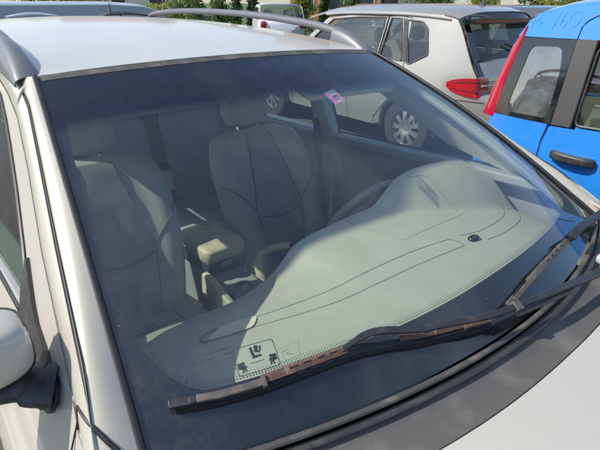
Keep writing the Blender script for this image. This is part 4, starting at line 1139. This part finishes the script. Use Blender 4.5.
def hb(z, dy, w, h):
    y = interp([(.96, 1.345), (1.10, 1.44), (1.38, 1.60), (1.50, 1.69)], z)
    return sweepbox([Vector((4.38+u*(gsx(y, z)-.05), y-.012-.062*(1-u**4)+dy, z)) for u in lin(-1, 1, 24)], w, h, up=(0, 0, 1))
for s in (-1, 1):
    P = [Vector((4.38+s*(gsx(y, z)+.001), y-.004, z)) for y, z in [(p[0], p[1]) for p in gprof[5:10]]]
    finish('hatch_seam', tubebm(smoothpath(P, 4), .006), M['rubber'], GR)
    for hy in (2.42, 3.32):
        finish('door_handle', sweepbox([gF(hy+t, .98)+Vector(((0 if s > 0 else -2*(gF(hy+t, .98).x-4.38)), 0, 0))+Vector((s*.02, 0, 0)) for t in (0, .06, .12, .18)], .03, .03, up=(0, 0, 1)), M['silver'], GR, bevel=.008)
    P = [Vector((4.38+s*(gsx(y, .735)+.002), y, .735)) for y in lin(1.24, 1.72, 8)]
    finish('bumper_seam', tubebm(P, .004), M['rubber'], GR)
    P = [Vector((4.38+s*(gsx(y, z)+.004), y, z)) for y, z in ((3.60, 1.478), (3.2, 1.504), (2.4, 1.515), (1.9, 1.500), (1.75, 1.488))]
    finish('roof_moulding', tubebm(smoothpath(P, 5), .009), M['plastic'], GR)
sheet('pillar_cover', [(2.350, 1.486), (2.292, 1.478), (2.155, 1.035), (2.245, 1.050)], [], lambda y, z: Vector((4.38-gsx(y, z)-.003, y, z)), M['plastic'], GR, .1, ref=(-1, 0, 0))
for s in (-1, 1):
    for v0, mm in ((.30, 'blackgloss'), (.80, 'blackgloss')):
        finish('lamp_divider', tubebm([tl(u, v0, s)+Vector((s*.001, -.001, 0)) for u in lin(.12, .98, 24)], .0035), M[mm], GR)
    finish('reversing_lamp', sweepbox([tl(u, .55, s)+Vector((s*.003, -.004, 0)) for u in lin(.80, .97, 6)], .006, .03, up=(0, 0, 1)), M['whitelens'], GR)
finish('rear_wiper', sweepbox([Vector((4.38, 1.33, 1.10)), Vector((4.36, 1.37, 1.2)), Vector((4.15, 1.42, 1.26))], .02, .015, up=(0, 0, 1)), M['rubber'], GR)
finish('gate_badge', lathebm((4.38, 1.245, 1.0), [(0, .05), (-.012, .045), (-.012, .001)], 'y', 20), M['chrome'], GR)
finish('hatch_sill_black', hb(1.09, 0, .012, .06), M['blackgloss'], GR)
finish('hatch_spoiler', hb(1.475, -.045, .12, .045), M['blackgloss'], GR)
finish('brake_light', hb(1.478, -.108, .004, .018), M['redlens'], GR)
finish('fin_aerial', prismbm([(1.98, 1.60), (1.86, 1.60), (1.865, 1.655), (1.885, 1.672)], 'x', 4.365, 4.395), M['plastic'], GR, bevel=.004)
finish('plate', boxbm((4.38, 1.075, .62), (.52, .012, .11)), M['whitelens'], GR)
b = sweepbox([Vector((4.38-gsx(1.25+.2*t, .27)-.012, 1.16+.35*t, .30)) for t in lin(0, 1, 6)], .01, .04, up=(0, 0, 1))
finish('side_reflector', b, M['redlens'], GR)
finish('skirt_strip', sweepbox([Vector((4.38-gsx(1.25+.2*t, .27)-.014, 1.14+.46*t, .36)) for t in lin(0, 1, 6)], .01, .025, up=(0, 0, 1)), M['whitelens'], GR)

# simple but complete body for the cars farther off
def far_car(name, loc, rot, paint, label, L=4.3, H=1.48, W=.87, estate=False, group=None, open_hatch=False, wintop=.085):
    x0, y0 = loc
    t = empty(name, (x0, y0, 0), label, 'car', group)
    rear = y0+L/2; fr = y0-L/2
    prof = [(rear-.05, .25), (rear, .45), (rear-.02, .70), (rear-.07, .90), (rear-(.12 if estate else .22), 1.02), (rear-(.35 if estate else .55), H-.06), (rear-(.5 if estate else .8), H-.01), (y0+.2, H), (y0-.35, H-.03), (y0-.60, H-.10), (fr+1.05, .98), (fr+.25, .80), (fr, .60), (fr+.02, .42), (fr+.1, .25)]
    if open_hatch:
        pass
    def pan(prof, s):
        top = [(rear-.62, H-.035-wintop), (y0+.2, H-wintop), (y0-.42, H-.035-wintop), (fr+1.22, 1.0), (rear-.35, 1.02)]
        w = rounded(top, .03)
        wy0, wy1 = y0-1.32, y0+1.28
        out = [(rear-.05, .25), (rear, .45), (rear-.02, .70), (rear-.07, .90)]+prof[4:13]+[(fr+.02, .42), (fr+.1, .25)]+circ(wy0, .31, .365, 14, 180, 0)+circ(wy1, .31, .365, 14, 180, 0)
        return [('body_side', out, [(w, M['sideglass'])], paint)]
    fsx, fF = make_car(t, x0, prof, W, .22, .98,
        [(0, 4, 'rear_bumper', paint, 0)] + ([] if open_hatch else [(4, 6, 'rear_window', M['sideglass'], 0)]) + [(6, 9, 'roof', paint, 0), (9, 10, 'windscreen', M['sideglass'], 0), (10, 12, 'bonnet', paint, 0), (12, 14, 'front_bumper', paint, 0)],
        paint, pan, (y0-1.32, y0+1.28), .31, .05)
    for s in (-1, 1):
        P = [Vector((x0+s*(fsx(y0+.1, z)+.004), y0+.1, z)) for z in lin(1.0, H-.09, 5)]
        finish('door_pillar', sweepbox(P, .01, .07, up=(1, 0, 0)), M['plastic'], t)
        finish('headlight', superell((x0+s*W*.68, fr+.10, .68), (.14, .12, .08), 4), M['whitelens'], t)
        finish('tail_lamp', superell((x0+s*W*.80, rear-.06, .86), (.10, .08, .12), 4), M['redlens'], t)
    make_seats(t, x0, (y0-.1, y0+.8), .28, 1)
    if open_hatch:
        # tailgate swung up over the roof end
        hy = rear-.78; 
        def hf(u, v):
            return Vector((x0+u*(W*.80-.04*v), hy+.85*v-.10*v*v, H+.02+.30*v+.05*math.sin(math.pi*v)-.03*u*u))
        g = finish('open_tailgate', gridbm(lambda u, v: hf(u, v), lin(-1, 1, 15), lin(0, 1, 12)), paint, t, ref=(0, 0, 1), thick=.05)
        finish('tailgate_glass', gridbm(lambda u, v: hf(u*.8, .12+.48*v)+Vector((0, 0, .004)), lin(-1, 1, 10), lin(0, 1, 6)), M['blackgloss'], g, ref=(0, 0, 1))
        finish('tailgate_glass', gridbm(lambda u, v: hf(u*.8, .12+.48*v)-Vector((0, 0, .056)), lin(-1, 1, 10), lin(0, 1, 6)), M['blackgloss'], g, ref=(0, 0, -1))
    t.rotation_euler[2] = rot
    return t

def azpos(px, dist):
    """ground point in the direction seen at image column px along the skyline"""
    a = R(39.21)+math.atan((px-300)/(471.4*.90))
    return (-.849+math.sin(a)*dist, -1.339+math.cos(a)*dist)
far_car('compact_car', azpos(279, 19), R(150), M['whitepaint'], 'small white car parked far off between the conifers and the orange house', 3.8, 1.46, .82)
far_car('estate_saloon', (2.35, 8.2), R(93), M['greypaint'], 'plain grey estate car whose roof shows over the beige roof', 4.7, 1.54, .87, True, wintop=.21)
far_car('dark_estate', (7.0, 1.55), R(0), M['darkpaint'], 'black car whose roof shows beyond the blue hatchback', 4.5, 1.57, .88, True)
far_car('dark_saloon', (10.2, 7.6), R(10), M['darkpaint'], 'dark car mostly hidden behind the silver hatchback roof', 4.3, 1.52, .86)

# ================================================================ GROUND, HOUSES, PLANTS
b = bmesh.new()
tag(sheet('ground', [(-60, -40), (120, -40), (120, 140), (-60, 140)], [], lambda x, y: Vector((x, y, -.02)), M['grass'], None, 12, ref=(0, 0, 1)), kind='structure')
# car park tarmac, its edge square to the view
E1 = Vector((.62, .785, 0)); E2 = Vector((.785, -.62, 0)); CP = Vector((0, 0, 0))
def cpt(a, b_, z): return CP+E1*a+E2*b_+Vector((0, 0, z))
tag(sheet('parking_lot', [(-14, -22), (14.0, -22), (14.0, 22), (-14, 22)], [], lambda a, c: cpt(a, c, 0), M['asphalt'], None, 4, ref=(0, 0, 1)), kind='structure')
tag(finish('kerb', sweepbox([cpt(14.08, -22, .05), cpt(14.08, 22, .05)], .16, .13), M['concrete'], None, bevel=.02, smooth=False), kind='structure')
b = bmesh.new()
for x in (-1.6, 1.55, 4.05+1.7, 8.6):
    sheetbm([(x-.05, -3.2), (x+.05, -3.2), (x+.05, 1.0), (x-.05, 1.0)], [], lambda a, c: Vector((a, c, .005)), .5, b)
tag(finish('parking_lines', b, M['whitepaint'], None, ref=(0, 0, 1)), kind='structure')

def leafbm(clusters, n, size, rnd, bm=None):
    bm = bm or bmesh.new()
    for (c, rad) in clusters:
        for _ in range(n):
            d = Vector((rnd.gauss(0, 1), rnd.gauss(0, 1), rnd.gauss(0, 1))).normalized()
            k = rnd.random()**.35; p = Vector(c)+Vector((d.x*rad[0], d.y*rad[1], d.z*rad[2]))*k
            a = Vector((rnd.gauss(0, 1), rnd.gauss(0, 1), rnd.gauss(0, 1))).normalized(); q = a.orthogonal().normalized(); s = size*rnd.uniform(.6, 1.4)
            q2 = a.cross(q)
            vs = [bm.verts.new(p+q*s*.5), bm.verts.new(p+q2*s*.28), bm.verts.new(p-q*s*.5), bm.verts.new(p-q2*s*.28)]
            bm.faces.new(vs)
    return bm

def bush(name, loc, r, h, mat, label, cat, group, seed, n=16, leaf=.13, per=150):
    rnd = random.Random(seed); t = empty(name, loc, label, cat, group); L = Vector(loc)
    cl = []
    for _ in range(n):
        a = rnd.uniform(0, 6.28); q = rnd.random()**.5*r*.75; z = rnd.uniform(.15, 1)*h
        k = 1-.45*(z/h)
        s = rnd.uniform(.25, .42)*min(r, h)
        cl.append((L+Vector((math.cos(a)*q*k, math.sin(a)*q*k, z*.9)), (s, s, s*.9)))
    finish('crown', leafbm(cl, per, leaf, rnd), mat, t, smooth=False)
    b = bmesh.new()
    for _ in range(4):
        a = rnd.uniform(0, 6.28); tubebm([L, L+Vector((math.cos(a)*r*.2, math.sin(a)*r*.2, h*.4)), L+Vector((math.cos(a)*r*.45, math.sin(a)*r*.45, h*.8))], [.05, .035, .012], b, 6)
    finish('trunk', b, M['bark'], t)
    return t
def conifer(loc, r, h, label, seed):
    rnd = random.Random(seed); t = empty('conifer', loc, label, 'conifer', 'clipped conifers behind the car park'); L = Vector(loc); cl = []
    for i in range(26):
        z = h*(.04+.93*i/25); k = r*(1-.80*(z/h)**1.6); a = rnd.uniform(0, 6.28)
        cl.append((L+Vector((math.cos(a)*k*.25, math.sin(a)*k*.25, z)), (k*.85, k*.85, h*.055)))
    finish('crown', leafbm(cl, 150, .10, rnd), M['leafd'], t, smooth=False)
    finish('trunk', tubebm([L, L+Vector((0, 0, h*.9))], [.09, .02], None, 8), M['bark'], t)

def azpos(px, dist):
    """ground point in the direction seen at image column px along the skyline"""
    a = R(39.21)+math.atan((px-300)/ (471.4*.90))
    return (-.849+math.sin(a)*dist, -1.339+math.cos(a)*dist)
for i, (px, d, r, h, lab) in enumerate([(246, 22, .34, 3.3, 'tall dark conifer, first of the pair left of the white car'), (260, 22, .36, 3.0, 'dark conifer nearest the white car, second of the pair'),
        (318, 22, .35, 2.6, 'slim bright conifer standing before the orange house'), (297, 23, .34, 2.6, 'narrow conifer behind the white car')]):
    x, y = azpos(px, d); conifer((x, y, 0), r, h, lab, 11+i)
bl = [(-20, 17, 1.9, 2.6, 'leafy', 'yellow green bush at the far left behind the grey estate'), (30, 18, 1.8, 2.35, 'leafg', 'mid green bush behind the left half of the beige roof'), (75, 19, 1.7, 2.55, 'leafy', 'broad yellow green bush above the aerial'),
      (120, 18.5, 1.5, 2.2, 'leafy', 'low light green bush right of the aerial'), (185, 20, 1.1, 3.6, 'leafy', 'yellow green young tree right of the gap of sky'), (205, 17, .9, 2.1, 'leafg', 'small round bush left of the conifers'),
      (232, 21, .7, 2.0, 'leafg', 'green bush left of the dark conifer pair'), (300, 20.5, .9, 2.1, 'leafy', 'bright bush right of the white car'), (345, 18, .8, 2.0, 'leafg', 'small bush under the orange house wall'),
      (405, 19, 1.2, 2.7, 'leafg', 'green bush before the cream house'), (445, 22, 1.0, 3.2, 'leafy', 'thin yellow green tree above the silver car'), (487, 14.5, .8, 2.45, 'leafg', 'round green bush right behind the fin aerial'),
      (520, 13.5, 1.3, 2.3, 'leafy', 'sunny yellow green hedge bush left of the black car roof'), (560, 13, 1.4, 2.35, 'leafy', 'sunny hedge bush over the black car roof'), (605, 12.5, 1.5, 2.5, 'leafy', 'sunny hedge bush at the right edge'), (655, 12.5, 1.5, 2.5, 'leafg', 'green hedge bush beyond the right edge')]
for i, (px, d, r, h, m, lab) in enumerate(bl):
    x, y = azpos(px, d); bush('bush', (x, y, 0), r, h, M[m], lab, 'bush', 'bushes along the car park', 40+i, n=20, leaf=.12)

def house(name, px, dist, w, d, h, wallm, label, rot):
    x, y = azpos(px, dist); t = empty(name, (x, y, 0), label, 'house'); L = Vector((x, y, 0))
    c, s = math.cos(rot), math.sin(rot)
    def W(a, b_, z): return L+Vector((a*c-b_*s, a*s+b_*c, z))
    b = bmesh.new()
    def box(b, x0, x1, y0, y1, z0, z1):
        vs = [b.verts.new(W(p, q, r_)) for r_ in (z0, z1) for p, q in ((x0, y0), (x1, y0), (x1, y1), (x0, y1))]
        for f in ((0, 3, 2, 1), (4, 5, 6, 7), (0, 1, 5, 4), (1, 2, 6, 5), (2, 3, 7, 6), (3, 0, 4, 7)): b.faces.new([vs[i] for i in f])
        return b
    finish('wall', box(b, -w/2, w/2, 0, d, 0, h), wallm, t, smooth=False)
    b = bmesh.new(); o = .5
    P = [W(-w/2-o, -o, h+.003), W(w/2+o, -o, h+.003), W(w/2+o, d+o, h+.003), W(-w/2-o, d+o, h+.003), W(-w/2-o, d/2, h+d*.38), W(w/2+o, d/2, h+d*.38)]
    v = [b.verts.new(p) for p in P]
    for f in ((0, 1, 5, 4), (2, 3, 4, 5), (1, 2, 5), (3, 0, 4), (0, 3, 2, 1)): b.faces.new([v[i] for i in f])
    finish('roof', b, M['rooftile'], t, smooth=False)
    for i in range(3):
        xx = -w/2+w*(i+.5)/3
        wn = finish('window', box(bmesh.new(), xx-.6, xx+.6, -.06, .02, 1.0, 2.3), M['whitepaint'], t, smooth=False)
        finish('pane', box(bmesh.new(), xx-.52, xx+.52, -.07, -.055, 1.08, 2.22), M['winglass'], wn, smooth=False)
house('orange_house', 326, 32, 5.5, 6, 5.2, M['stucco'], 'orange rendered house behind the bushes, with clay tiled roof', -R(44))
house('cream_house', 410, 34, 9, 8, 5.0, M['stucco2'], 'cream rendered house right of the orange one', -R(52))
house('pale_house', 150, 46, 9, 8, 3.0, M['stucco2'], 'low pale house far off, left of the conifers', -R(20))

# ================================================================ LIGHT, SKY, CAMERA
sd = Vector((-.93, .50, 1.0)).normalized()
el = math.asin(sd.z)
sun = bpy.data.lights.new('sun', 'SUN'); sun.energy = 4.3; sun.angle = R(.53); sun.color = (1, .945, .85)
so = bpy.data.objects.new('sun', sun); COL.objects.link(so); so.rotation_euler = sd.to_track_quat('Z', 'Y').to_euler()
w = bpy.data.worlds.new('World'); SC.world = w; w.use_nodes = True; nt = w.node_tree
for n in list(nt.nodes): nt.nodes.remove(n)
sky = nt.nodes.new('ShaderNodeTexSky'); sky.sky_type = 'NISHITA'; sky.sun_disc = False
sky.sun_elevation = el; sky.sun_rotation = math.atan2(sd.x, sd.y); sky.air_density = 1.0; sky.dust_density = .8; sky.ozone_density = 2.0
bg = nt.nodes.new('ShaderNodeBackground'); bg.inputs[1].default_value = .15
ou = nt.nodes.new('ShaderNodeOutputWorld'); tc = nt.nodes.new('ShaderNodeTexCoord'); mp = nt.nodes.new('ShaderNodeMapping'); mp.inputs['Scale'].default_value = (1, 1, 2.2)
cn = nt.nodes.new('ShaderNodeTexNoise'); cn.inputs['Scale'].default_value = 1.5; cn.inputs['Detail'].default_value = 9; cn.inputs['Roughness'].default_value = .55
nt.links.new(tc.outputs['Generated'], mp.inputs[0]); nt.links.new(mp.outputs[0], cn.inputs['Vector'])
cm = nt.nodes.new('ShaderNodeMapRange'); cm.interpolation_type = 'SMOOTHSTEP'; cm.inputs['From Min'].default_value = .47; cm.inputs['From Max'].default_value = .68; cm.inputs['To Max'].default_value = .4
nt.links.new(cn.outputs['Fac'], cm.inputs['Value'])
cx_ = nt.nodes.new('ShaderNodeMix'); cx_.data_type = 'RGBA'; cx_.inputs['B'].default_value = (5.2, 5.9, 7.2, 1)
nt.links.new(cm.outputs[0], cx_.inputs['Factor']); nt.links.new(sky.outputs[0], cx_.inputs['A'])
nt.links.new(cx_.outputs['Result'], bg.inputs[0]); nt.links.new(bg.outputs[0], ou.inputs[0])

cam = bpy.data.cameras.new('camera'); co = bpy.data.objects.new('camera', cam); COL.objects.link(co); SC.camera = co
cam.sensor_width = 36; cam.lens = 471.43/600*36; cam.clip_start = .02; cam.clip_end = 600
fw = Vector((.569757, .698233, -.433414)); rt = Vector((.777831, -.628392, .010177)); up = Vector((.265248, .342922, .901137))
mw = Matrix((rt, up, -fw)).transposed().to_4x4(); mw.translation = Vector((-.8489, -1.3385, 1.6707)); co.matrix_world = mw
SC.render.engine = 'CYCLES'
SC.cycles.max_bounces = 10; SC.cycles.transparent_max_bounces = 24; SC.cycles.glossy_bounces = 5
SC.view_settings.view_transform = 'Standard'; SC.view_settings.look = 'None'; SC.view_settings.gamma = 1; SC.view_settings.exposure = 0.52
SC.view_settings.use_curve_mapping = False
SC.render.resolution_x = 1024; SC.render.resolution_y = 768
